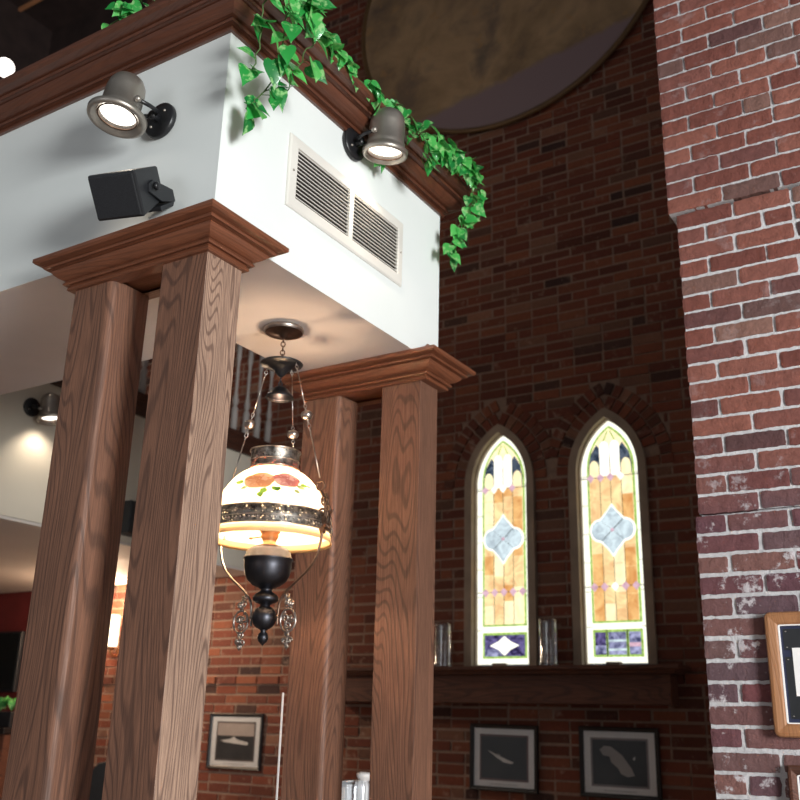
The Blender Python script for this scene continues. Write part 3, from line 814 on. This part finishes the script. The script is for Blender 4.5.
for s_ in (1, -1):
    b = MB(); rod_chain(b, (s_*.062, 0, H(2.705)), (s_*.195, 0, H(2.262)), .46); b.build('suspension_chain', SILV if s_ < 0 else SILV, lamp)
b = MB(); rod_chain(b, (.012, .045, H(2.70)), (.03, .06, H(2.40)), .80, .020); b.build('pull_chain', SILV, lamp)

# glass shade
t = NT('milk_glass'); v = t.coord(); di = t.n('ShaderNodeBsdfDiffuse'); di.inputs[0].default_value = (.9, .86, .76, 1)
tr = t.n('ShaderNodeBsdfTranslucent'); tr.inputs[0].default_value = (.95, .88, .72, 1); gl = t.n('ShaderNodeBsdfGlossy'); gl.inputs['Roughness'].default_value = .2
a1 = t.n('ShaderNodeMixShader'); a1.inputs[0].default_value = .38; t.l(di.outputs[0], a1.inputs[1]); t.l(tr.outputs[0], a1.inputs[2])
a2 = t.n('ShaderNodeMixShader'); a2.inputs[0].default_value = .06; t.l(a1.outputs[0], a2.inputs[1]); t.l(gl.outputs[0], a2.inputs[2]); t.l(a2.outputs[0], t.out.inputs[0]); MILK = t.m
def paintglass(name, col):
    t = NT(name); di = t.n('ShaderNodeBsdfDiffuse'); di.inputs[0].default_value = col; tr = t.n('ShaderNodeBsdfTranslucent'); tr.inputs[0].default_value = col
    a1 = t.n('ShaderNodeMixShader'); a1.inputs[0].default_value = .5; t.l(di.outputs[0], a1.inputs[1]); t.l(tr.outputs[0], a1.inputs[2]); t.l(a1.outputs[0], t.out.inputs[0]); return t.m
shade_prof = [(.080, 2.318), (.088, 2.314), (.108, 2.303), (.130, 2.285), (.150, 2.262), (.166, 2.236), (.178, 2.208), (.186, 2.180), (.191, 2.165), (.196, 2.130), (.200, 2.098)]
b = MB(); b.shell([(r, H(z)) for r, z in shade_prof], 72); shade = b.build('glass_shade', MILK, lamp)
sm = shade.modifiers.new('sub', 'SUBSURF'); sm.levels = sm.render_levels = 1
def sr(z):
    for (r0, z0_), (r1, z1_) in zip(shade_prof, shade_prof[1:]):
        if z1_ <= z <= z0_: k = (z0_-z)/(z0_-z1_); return r0+(r1-r0)*k
    return .08
def decal(b, az, zc, poly, off, mi):
    """poly in metres (along the girth, up); laid on the shade surface"""
    vs = []
    for u, w in poly:
        # walk along the dome: w is measured along the slope
        z = zc+w*.62; r = sr(min(2.317, max(2.1, z)))+off; a = az+u/r
        vs.append((r*cos(a), r*sin(a), H(z)+off*.4))
    b.add(vs, [tuple(range(len(vs)))], mi, True)
def blob(cx, cz, rx, rz, n=12, wob=.0, ph=0, rg=random.Random(3)):
    return [(cx+rx*cos(a)*(1+wob*sin(5*a+ph)), cz+rz*sin(a)*(1+wob*sin(5*a+ph))) for a in [2*pi*k/n for k in range(n)]]
pinks = [paintglass('rose_red_glaze', lin(214, 150, 140)), paintglass('rose_pink_glaze', lin(228, 182, 170)), paintglass('rose_blush_glaze', lin(240, 214, 200))]
peach = [paintglass('peach_glaze', lin(226, 180, 136)), paintglass('light_peach_glaze', lin(236, 202, 160)), paintglass('pale_peach_glaze', lin(244, 222, 190))]
greens = [paintglass('leaf_green_glaze', lin(112, 150, 70)), paintglass('grey_green_glaze', lin(140, 160, 120))]
view_az = atan2(-LY, -LX)-radians(2)       # direction of the viewer's side of the shade
def rose(az, zc, pal, s):
    b = MB(); rg = random.Random(int(az*100)+7)
    decal(b, az, zc, blob(0, 0, .034*s, .031*s, 18, .06), .0012, 1)
    for k in range(7):
        a = k*.9; decal(b, az, zc, blob(.020*s*cos(a), .018*s*sin(a), .014*s, .012*s, 10, .05), .0016+k*.00008, (0, 2, 1)[k % 3])
    for k in range(4):
        a = k*1.6+.4; decal(b, az, zc, blob(.009*s*cos(a), .008*s*sin(a), .010*s, .008*s, 10), .0024+k*.0001, (2, 0, 1, 0)[k])
    decal(b, az, zc, blob(0, 0, .005*s, .004*s, 8), .003, 0)
    b.build('painted_rose', pal, shade)
rose(view_az-.30, 2.246, peach, 1.6); rose(view_az+.28, 2.252, pinks, 1.4)
for (da, z, ang, L, mi) in ((-.62, 2.262, 2.9, .036, 0), (-.50, 2.246, -2.6, .026, 1), (-.14, 2.240, -1.9, .034, 0), (-.02, 2.246, -.9, .030, 0), (-.24, 2.226, -1.4, .03, 0), (.46, 2.256, -.3, .034, 1), (.56, 2.262, .1, .03, 0), (.40, 2.242, -.8, .026, 1), (.12, 2.246, -2.0, .026, 0), (.72, 2.262, .0, .022, 1)):
    b = MB(); c_, s_ = cos(ang), sin(ang); z -= .022
    pl = [(0, 0), (.3, .34), (.6, .36), (1.15, 0), (.6, -.36), (.3, -.34)]
    decal(b, view_az+da, z, [((u*c_-w*s_)*L, (u*s_+w*c_)*L) for u, w in pl], .0013, mi)
    b.build('painted_leaf', greens, shade)
# pierced metal bands
t = NT('pierced_pewter_band'); v = t.coord()
vo = t.n('ShaderNodeTexVoronoi', feature='DISTANCE_TO_EDGE'); vo.inputs['Scale'].default_value = 105; t.l(v, vo.inputs['Vector'])
t.set(Base_Color=t.ramp(t.noise(v, 60, 3), [(.3, (.07, .06, .055)), (.7, (.40, .37, .33))]), Roughness=.42, Metallic=.9)
tr = t.n('ShaderNodeBsdfTransparent'); ms = t.n('ShaderNodeMixShader')
hole = t.ramp(vo.outputs['Distance'], [(.30, (0, 0, 0)), (.36, (1, 1, 1))]); t.l(hole, ms.inputs[0]); t.l(t.b.outputs[0], ms.inputs[1]); t.l(tr.outputs[0], ms.inputs[2]); t.l(ms.outputs[0], t.out.inputs[0]); PIERCE = t.m
b = MB(); b.shell([(.196, H(2.162)), (.2035, H(2.158)), (.2045, H(2.13)), (.2055, H(2.106)), (.2065, H(2.102))], 96)
band = b.build('filigree_band', PIERCE, lamp)
b = MB()
for r, z in ((.1955, 2.164), (.2055, 2.104), (.2045, 2.128)): b.tube([(r*cos(2*pi*k/72), r*sin(2*pi*k/72), H(z)) for k in range(72)], .0022, 6, closed=True)
for k in range(90):
    a = 2*pi*k/90; b.sphere((.2075*cos(a), .2075*sin(a), H(2.119)), .0032, 0, 6)
b.build('beaded_edge', SILV, band)
# pale lower skirt of the shade with lace edge
b = MB(); b.shell([(.200, H(2.098)), (.204, H(2.088)), (.2065, H(2.076)), (.2065, H(2.072)), (.200, H(2.082)), (.194, H(2.094))], 72)
b.build('lower_skirt', paintglass('cream_lace_glaze', lin(240, 214, 168)), lamp)
# gallery on top of the shade
b = MB(); b.shell([(.088, H(2.318)), (.083, H(2.324)), (.082, H(2.345)), (.083, H(2.378)), (.086, H(2.384))], 56)
gal = b.build('crown_gallery', PIERCE, lamp)
b = MB()
for r, z in ((.084, 2.323), (.083, 2.348), (.086, 2.384)): b.tube([(r*cos(2*pi*k/48), r*sin(2*pi*k/48), H(z)) for k in range(48)], .0024, 6, closed=True)
b.build('gallery_rim', SILV, gal)
b = MB(); b.shell([(.079, H(2.318)), (.079, H(2.348))], 40); b.build('rose_collar', paintglass('rose_collar_glaze', lin(196, 108, 92)), gal)
# burner, font, stem
b = MB(); b.lathe([(.001, H(2.150)), (.024, H(2.150)), (.031, H(2.140)), (.034, H(2.128)), (.034, H(2.106)), (.028, H(2.100)), (.030, H(2.092)), (.024, H(2.080)), (.020, H(2.070)), (.030, H(2.062)), (.036, H(2.056)), (.001, H(2.056))], 32)
for k in range(16): a = 2*pi*k/16; b.box((-.004, -.001, 0), (.004, .001, .014), 0, Matrix.Translation((.030*cos(a), .030*sin(a), H(2.146))) @ Matrix.Rotation(a+pi/2, 4, 'Z'))
b.tube([(-.03, 0, H(2.094)), (-.075, 0, H(2.092))], .0025, 6); b.sphere((-.08, 0, H(2.092)), .008, 0, 10, .5)
b.lathe([(.020, H(2.146)), (.050, H(2.150)), (.051, H(2.154)), (.020, H(2.151))], 32)  # opaque ring added to shade the oil font from the bulb
b.build('burner', COPPER, lamp)
t = NT('clear_chimney'); LCH = glassy('chimney_glass', (1, .97, .93, 1), .05)
b = MB(); b.shell([(.030, H(2.150)), (.042, H(2.175)), (.044, H(2.20)), (.034, H(2.24)), (.026, H(2.28)), (.024, H(2.36))], 28); b.build('chimney', LCH, lamp)
b = MB(); b.lathe([(.001, H(2.062)), (.040, H(2.060)), (.062, H(2.052)), (.073, H(2.040)), (.077, H(2.024)), (.082, H(2.019)), (.083, H(2.014)), (.079, H(2.010)), (.078, H(1.990)), (.074, H(1.965)), (.064, H(1.945)), (.046, H(1.930)), (.026, H(1.922)), (.018, H(1.916)),
    (.020, H(1.910)), (.036, H(1.900)), (.042, H(1.892)), (.042, H(1.882)), (.036, H(1.876)), (.018, H(1.868)), (.016, H(1.862))], 48)
b.build('oil_font', PEWD, lamp)
b = MB(); b.sphere((0, 0, H(1.826)), .040, 0, 32); b.lathe([(.014, H(1.790)), (.008, H(1.782)), (.016, H(1.772)), (.018, H(1.760)), (.012, H(1.748)), (.004, H(1.742)), (.001, H(1.736))], 24); b.build('ball_finial', PEWD, lamp)
def spiral(b, c, r, turns, a0, sgn, th=.002, plane=None, flat=0):
    pts = []
    N = int(16*turns)
    for k in range(N+1):
        f = k/N; a = a0+sgn*2*pi*turns*f; rr = r*(1-.82*f); pts.append((c[0]+rr*cos(a), c[1]+.003*sin(6*f), c[2]+rr*sin(a)))
    b.tube(pts, th, 6)
def bez(p0, p1, p2, p3, n=14):
    p0, p1, p2, p3 = map(Vector, (p0, p1, p2, p3))
    return [(p0*(1-t)**3+p1*3*t*(1-t)**2+p2*3*t*t*(1-t)+p3*t**3) for t in [k/n for k in range(n+1)]]
for s_ in (1, -1):
    b = MB()
    pts = bez((s_*.196, 0, H(2.23)), (s_*.232, 0, H(2.20)), (s_*.218, 0, H(2.10)), (s_*.200, 0, H(2.03)))+bez((s_*.200, 0, H(2.03)), (s_*.175, 0, H(1.95)), (s_*.075, 0, H(1.93)), (s_*.058, 0, H(1.87)))[1:]+bez((s_*.058, 0, H(1.87)), (s_*.052, 0, H(1.84)), (s_*.056, 0, H(1.82)), (s_*.052, 0, H(1.80)))[1:]
    b.tube(pts, .0042, 8)
    b.tube([(s_*.038, 0, H(1.828)), (s_*.058, 0, H(1.828))], .006, 8)
    b.tube([(s_*.196+.016*cos(a), 0, H(2.247)+.016*sin(a)) for a in [2*pi*k/20 for k in range(20)]], .003, 6, closed=True)
    arm = b.build('harp_arm', SILV if s_ < 0 else BRONZE, lamp)
    b = MB(); cx_ = s_*.218
    for (dx, dz, r, tn, a0, sg) in ((0, 2.195, .020, 1.4, 1.6, 1), (.012, 2.165, .018, 1.5, 0, -1), (-.012, 2.160, .016, 1.4, 3, 1), (.004, 2.130, .020, 1.6, 1, -1), (-.006, 2.100, .016, 1.4, 2, 1), (.014, 2.110, .012, 1.2, 4, 1)):
        spiral(b, (cx_+dx*s_, 0, H(dz)), r, tn, a0, sg*s_, .0040)
    b.tube([(cx_, 0, H(2.22)), (cx_+s_*.012, 0, H(2.17)), (cx_, 0, H(2.09))], .005, 6)
    b.build('scroll_ornament', BRONZE, arm)
    b = MB(); ox_ = s_*.096
    b.tube([(ox_+.030*cos(a), 0, H(1.815)+.036*sin(a)) for a in [2*pi*k/28 for k in range(28)]], .0036, 6, closed=True)
    for (dx, dz, r, tn, a0, sg) in ((-.010, 1.825, .016, 1.4, 1.6, 1), (.010, 1.822, .013, 1.4, 0, -1), (0, 1.800, .014, 1.5, 2, 1), (-.006, 1.872, .014, 1.5, 4, 1), (.010, 1.868, .012, 1.4, 5, -1), (-.012, 1.892, .010, 1.3, 1, -1), (.0, 1.772, .012, 1.2, 1.5, 1), (.010, 1.752, .011, 1.3, 0, 1), (-.010, 1.750, .011, 1.3, 3.1, -1), (0, 1.735, .008, 1.2, 2, 1)):
        spiral(b, (ox_+dx*s_, 0, H(dz)), r, tn, a0, sg*s_, .0034)
    b.tube([(ox_, 0, H(1.90)), (ox_-s_*.004, 0, H(1.855))], .003, 6); b.tube([(ox_, 0, H(1.778)), (ox_, 0, H(1.722))], [.004, .0015], 6)
    b.build('filigree_scroll', SILV, arm)
bulb('lamp_flame', (0, 0, H(2.215)), 19, (1, .72, .47), .035, lamp)

# ---- shelf under the windows and the glass vases
sh = thing('mantel_shelf', (-2.9, YB-.036, 1.66), 'long dark wooden shelf running under the two stained glass windows', 'shelf')
b = MB(); b.sweep([(-1.35, .032), (-1.35, -.165), (1.15, -.165), (1.15, .032)][::1], [(0, .175), (.015, .180), (.020, .190), (.04, .200), (.055, .205), (.055, .226), (0, .226)], False)
b.box((-1.35, -.165, .176), (1.15, .0, .2255))
b.build('top_board', OAKS, sh)
b = MB(); b.box((-1.33, -.145, 0), (1.13, 0, .1755)); b.build('apron', OAKS, sh, bevel=.004)
def vase(x, label):
    r = thing('glass_vase', (x, 5.885, 1.887), label, 'vase')
    b = MB(); b.shell([(.062, .0), (.064, .006), (.060, .03), (.060, .27), (.064, .292), (.061, .292), (.057, .27), (.057, .014)], 32)
    b.build('glass_cylinder', GLASS, r)
    b = MB(); b.lathe([(.001, .0005), (.062, .0005), (.063, .012), (.001, .016)], 32); b.build('glass_base', GLASS, r)
vase(-3.335, 'clear cylinder vase on the dark shelf, left of both stained glass windows')
vase(-2.560, 'clear cylinder vase on the dark shelf, between the two stained glass windows')

# ---- framed pictures
def picture(x0, x1, z0, z1, label, art, yw=YB-.026, fw=.026, mat=MATW, inner=(.2, .2), tilt=0):
    w, h = x1-x0, z1-z0
    root = thing('framed_picture', ((x0+x1)/2, yw, (z0+z1)/2), label, 'picture')
    root.rotation_euler = (0, tilt, 0)
    pl = lambda x, y, z: (x, -z, y)
    hw_, hh_ = w/2, h/2
    b = MB(); b.sweep([(-hw_, -hh_), (hw_, -hh_), (hw_, hh_), (-hw_, hh_)], [(0, .001), (0, .022), (-.006, .026), (-fw+.006, .020), (-fw, .014), (-fw, .001)], True, 0, pl)
    b.build('frame', BLACKW, root)
    b = MB(); b.box((-hw_+fw-.003, -.008, -hh_+fw-.003), (hw_-fw+.003, -.002, hh_-fw+.003)); b.build('mat_board', mat, root)
    iw, ih = w*.5-.5*w*inner[0]*2/1, h*.5-.5*h*inner[1]*2
    iw = hw_-fw-w*inner[0]*.55; ih = hh_-fw-h*inner[1]*.6
    b = MB(); b.box((-iw, -.0095, -ih), (iw, -.0082, ih)); im = b.build('print', art['bg'], root)
    b = MB()
    for poly, mi in art['shapes']: b.prism([(u*iw, v*ih) for u, v in poly], -.0110-.0004*mi, -.0096, mi)
    b.build('ship', art['mats'], im)
    b = MB(); b.box((-iw*.6, -.0086, -hh_+fw+.014), (iw*.6, -.0082, -hh_+fw+.017)); b.build('caption_line', plain('caption_grey', (.3, .28, .28, 1), .8), root)
    b = MB(); b.box((-iw-.012, -.0086, -ih-.012), (iw+.012, -.0081, ih+.012)); b.build('mat_window_line', plain('mat_edge', art.get('edge', (.30, .25, .25, 1)), .8), root)
    b = MB(); b.box((-hw_+fw-.002, -.0140, -hh_+fw-.002), (hw_-fw+.002, -.0132, hh_-fw+.002)); b.build('glazing', GLAZ, root)
dk = plain('dark_sea_print', (.04, .036, .036, 1), .6, vary=.4, vscale=5)
shipc = plain('pale_ship_ink', (.75, .70, .66, 1), .7); shipd = plain('mid_ship_ink', (.4, .36, .34, 1), .7); skyc = plain('hazy_sky_print', (.55, .45, .40, 1), .7)
picture(-3.165, -2.685, 1.128, 1.533, 'black-framed ship print under the shelf below the left stained glass window',
    dict(bg=dk, mats=[shipc, shipd], edge=(.2, .12, .11, 1), shapes=[([(-.72, .34), (-.3, .12), (.1, -.06), (.44, -.2), (.36, -.28), (0, -.22), (-.35, .02)], 0), ([(-.35, .16), (-.2, .16), (-.1, .08), (-.3, .1)], 1)]), tilt=radians(.6))
picture(-2.405, -1.905, 1.128, 1.533, 'black-framed aerial print under the shelf below the right stained glass window',
    dict(bg=dk, mats=[shipc, shipd], shapes=[([(-.72, .55), (-.55, .72), (-.3, .7), (.1, .35), (.45, -.25), (.55, -.55), (.3, -.62), (.05, -.5), (-.05, -.25), (-.3, 0), (-.35, .25), (-.6, .3)], 1), ([(-.5, .5), (-.3, .58), (.15, .2), (.35, -.2), (.1, -.3), (-.2, .1)], 0), ([(.5, .2), (.6, .3), (.56, .1)], 0)]), tilt=radians(.3))
picture(-5.455, -4.925, 1.163, 1.568, 'black-framed sepia boat print on the bright brick wall beneath the hanging lamp',
    dict(bg=dk, mats=[skyc, shipc], edge=(.16, .13, .12, 1), shapes=[([(-1, .30), (1, .30), (1, 1), (-1, 1)], 0), ([(-.8, .02), (-.3, .12), (-.05, .26), (.1, .1), (.7, -.04), (.68, -.2), (.1, -.14), (-.6, -.06)], 1)]), fw=.024)

# ---- plaques on the pier
def plaque(x0, x1, z0, z1, label, round_r, fw, fmat, detail=True):
    root = thing('wall_plaque', ((x0+x1)/2, PY-.009, (z0+z1)/2), label, 'plaque'); hw_, hh_ = (x1-x0)/2, (z1-z0)/2
    def rr(hw, hh, r, n=6):
        pts = []
        for cx_, cz_, a0 in ((hw-r, -hh+r, -90), (hw-r, hh-r, 0), (-hw+r, hh-r, 90), (-hw+r, -hh+r, 180)):
            for k in range(n+1): a = radians(a0+90*k/n); pts.append((cx_+r*cos(a), cz_+r*sin(a)))
        return pts
    pl = lambda x, y, z: (x, -z, y)
    b = MB(); b.sweep(rr(hw_, hh_, round_r), [(0, 0), (0, .018), (-.004, .024), (-.012, .026), (-fw+.006, .022), (-fw, .016), (-fw, 0)], True, 0, pl); b.build('frame', fmat, root, bevel=0)
    b = MB(); b.sweep(rr(hw_-fw, hh_-fw, .006), [(0, .004), (0, .0175), (-.0035, .0175), (-.0035, .004)], True, 0, pl); b.build('white_fillet', MATW, root)
    b = MB(); b.box((-hw_+fw, -.006, -hh_+fw), (hw_-fw, 0, hh_-fw)); b.build('backing', NAVY, root)
    if detail:
        for (a, c, d, e) in ((-hw_+fw+.012, hh_-fw-.075, hw_-fw-.012, hh_-fw-.012), (-hw_+fw+.012, -hh_+fw+.014, hw_-fw-.012, hh_-fw-.095)):
            b = MB(); b.box((a, -.009, c), (d, -.0061, e)); o = b.build('engraved_plate', BLACKM, root, bevel=.001)
            for (px_, pz_) in ((a+.008, c+.008), (a+.008, e-.008)): b = MB(); b.sphere((px_, -.0092, pz_), .0028, 0, 10, .6); b.build('screw', SILV, o)
        b = MB(); b.box((-hw_+fw+.034, -.0105, -.065), (hw_-fw-.034, -.0092, .075)); b.build('paper_label', MATW, root)
    return root
plaque(-.662, -.40, 1.50, 1.864, 'honey wood plaque with rounded corners mounted on the brick pier', .018, .038, OAKF)
plaque(-.637, -.40, 1.16, 1.423, 'dark wood plaque on the brick pier directly below the honey wood one', .006, .026, OAKS, True)

# ---- sconce on the back brick wall
sc = thing('wall_sconce', (-6.53, YB-.035, 2.06), 'glowing candle-style wall sconce seen between the near pillars', 'sconce')
b = MB(); b.lathe([(.001, 0), (.045, 0), (.045, .01), (.03, .016), (.001, .02)], 24, Matrix.Rotation(pi/2, 4, 'X')); b.build('backplate', COPPER, sc)
b = MB(); b.tube(bez((0, -.01, 0), (0, -.08, -.08), (0, -.13, -.06), (0, -.13, .0)), .008, 8); spiral(b, (-.045, -.08, -.02), .03, 1.4, 0, 1, .006); spiral(b, (.045, -.08, -.02), .03, 1.4, pi, -1, .006)
b.lathe([(.012, 0), (.04, .02), (.05, .03), (.001, .03)], 20, Matrix.Translation((0, -.13, -.01))); b.build('scroll_arm', COPPER, sc)
b = MB(); b.lathe([(.048, .0), (.052, .02), (.052, .24), (.048, .26), (.001, .262)], 24, Matrix.Translation((0, -.13, .025))); b.build('glass_shade', emit('sconce_glow', (1, .82, .58, 1), 3.0), sc)
bulb('sconce_bulb', (0, -.26, .36), 42, (1, .70, .46), .07, sc)

# ---- black speaker on the balcony wall
b = MB(); b.box((-.0, -.075, -.10), (.13, .075, .12)); bs = thing('small_wall_speaker', (-5.05, 4.50, 2.78), 'small black box speaker low on the cream wall between the near pillars', 'speaker')
b.build('cabinet', BLACK, bs, bevel=.008); b = MB(); b.box((.1302, -.065, -.09), (.134, .065, .11)); b.build('grille', GRI, bs)

# ---- television, mantel with greenery at far left
tv = thing('television', (-8.42, 5.93, 1.98), 'dark flat television on the red wall at the far left', 'television')
b = MB(); b.box((-.49, -.05, -.27), (.64, .0, .27)); b.build('housing', BLACK, tv, bevel=.01)
b = MB(); b.box((-.465, -.053, -.245), (.615, -.0505, .25)); b.build('screen', plain('screen_black', (.006, .008, .008, 1), .2), tv)
cb = thing('sideboard', (-7.85, 5.7, 0), 'dark sideboard below the television at the far left', 'sideboard')
b = MB(); b.box((-.58, -.23, 0), (.58, .23, 1.36)); b.build('carcass', OAKS, cb, bevel=.006)
b = MB(); b.box((-.59, -.25, 1.3601), (.59, .24, 1.41)); b.build('top', BLACKW, cb, bevel=.006)
for s_ in (-1, 1):
    b = MB(); b.box((-.25, -.018, -.5), (.25, 0, .5)); d_ = b.build('door', OAKX, cb, loc=(s_*.28, -.2305, .72), bevel=.005)
    b = MB(); b.sphere((-s_*.21, -.03, .1), .014); b.build('knob', SILV, d_)
cs = thing('cable_box', (-7.60, 5.70, 1.411), 'low black box on the sideboard under the television', 'box')
b = MB(); b.box((-.3, -.13, 0), (.24, .13, .13)); b.build('casing', BLACK, cs, bevel=.006)
garland('table_greenery', 'small green artificial sprig on the black box under the television', [([(-7.80, 5.70, 1.625), (-7.6, 5.70, 1.64), (-7.42, 5.70, 1.625)], 90, .022, .07)], 'greenery')

# ---- chair seen between the near pillars
ch = thing('dining_chair', (-5.62, 5.05, 0), 'dark high-backed chair glimpsed between the near oak pillars', 'chair', None, radians(20))
b = MB(); b.box((-.22, -.22, .44), (.22, .22, .49)); b.build('seat', BLACK, ch, bevel=.015)
b = MB()
b.prism([(-.21, .5), (.21, .5), (.19, 1.12), (.12, 1.20), (0, 1.225), (-.12, 1.20), (-.19, 1.12)], .19, .225); b.build('backrest', BLACK, ch, bevel=.01)
for sx_ in (-1, 1):
    for sy_ in (-1, 1):
        b = MB(); b.tube([(sx_*.19, sy_*.19, .44), (sx_*.2, sy_*.2, 0.001)], [.02, .014], 10); b.build('leg', BLACKW, ch)

# ---- bar counter between the far pillars with two bright items
bc = thing('bar_counter', (-2.5, 3.62, 0), 'dark wooden bar counter standing behind the far pillar pair', 'counter')
b = MB(); b.box((-.28, -.16, 0), (.5, .2, 1.10)); b.build('body', OAKS, bc)
b = MB(); b.box((-.3, -.19, 1.1001), (.52, .23, 1.14)); b.build('top', OAKX, bc, bevel=.008)
nd = thing('napkin_dispenser', (-2.492, 3.6, 1.14), 'bright metal dispenser with a tilted lid, left of the glass shaker', 'dispenser')
b = MB(); b.box((-.045, -.04, .0), (.022, .04, .13)); b.build('body', CHROME, nd, bevel=.004)
b = MB(); b.box((-.052, -.046, 0), (.026, .046, .008), 0, Matrix.Translation((0, 0, .132)) @ Matrix.Rotation(radians(-9), 4, 'Y')); b.build('lid', CHROME, nd, bevel=.002)
b = MB(); b.box((-.032, -.0425, .02), (.012, -.0402, .115)); b.build('white_face', WHITEP, nd)
gs = thing('glass_shaker', (-2.428, 3.61, 1.145), 'fluted bright glass shaker with a flared lid between the far pillars', 'shaker')
b = MB(); n = 40; vs = []; fs = []
pr = [(.026, -.005), (.032, .004), (.031, .05), (.032, .11), (.029, .128), (.024, .14)]
for r, z in pr:
    for i in range(n): a = 2*pi*i/n; q = r*(1+.07*cos(8*a)); vs.append((q*cos(a), q*sin(a), z))
for j in range(len(pr)-1):
    for i in range(n): k = (i+1) % n; fs.append((j*n+i, j*n+k, (j+1)*n+k, (j+1)*n+i))
b.add(vs, fs, 0, True); b.build('fluted_body', CHROME, gs)
b = MB(); b.lathe([(.022, .14), (.030, .150), (.034, .158), (.033, .166), (.02, .172), (.001, .173)], 28, Matrix.Rotation(radians(4), 4, 'Y')); b.build('lid', WHITEP, gs)

# ---- thin white strip beside the far pillar
b = MB(); b.box((-.0025, -.002, 0), (.0035, .002, 1.61)); o = b.build('edge_strip', WHITEP, None, loc=(-2.352, 2.95, 0)); tag(o, 'thin upright white strip beside the left edge of the far pillars', 'strip')

# ---- chandelier with white globes at the upper left
cl = thing('globe_chandelier', (-5.28, 2.96, 9.58-.08), 'hanging light with round white globes at the upper left edge', 'chandelier')
b = MB(); b.lathe([(.001, 0), (.09, 0), (.08, -.03), (.01, -.04), (.001, -.04)], 24); b.build('ceiling_rose', BRONZE, cl)
b = MB(); b.tube([(0, 0, -.03), (0, 0, -4.0)], .012, 8)
for k in range(5):
    a = 2*pi*k/5+.9; b.tube(bez((0, 0, -3.9), (.1*cos(a), .1*sin(a), -4.1), (.2*cos(a), .2*sin(a), -4.12), (.2*cos(a), .2*sin(a), -4.02)), .008, 8)
b.build('stem', BRONZE, cl)
for k in range(5):
    a = 2*pi*k/5+.9; b = MB(); b.sphere((.2*cos(a), .2*sin(a), -3.92), .062); b.build('globe', GLOBE, cl)

bulb('globe_bulbs', (0, 0, -4.2), 48, (1, .84, .68), .2, cl)

dl = thing('added_fill_light', (-5.75, 4.7, 2.62), 'added round fill light in the low ceiling under the balcony', 'light')  # fill lamp and fixture added to brighten the brick under the balcony
b = MB(); b.lathe([(.001, -.004), (.05, -.004), (.06, -.008), (.07, -.006), (.07, 0), (.001, 0)], 28); b.build('trim_ring', VENTW, dl)
b = MB(); b.lathe([(.001, -.0055), (.045, -.0055), (.045, -.0042), (.001, -.0042)], 24); b.build('lens', LENS, dl)
bulb('added_fill_bulb', (0, 0, -.03), 110, (1, .78, .56), .05, dl, radians(140), (.15, 1, -1.1), .9)
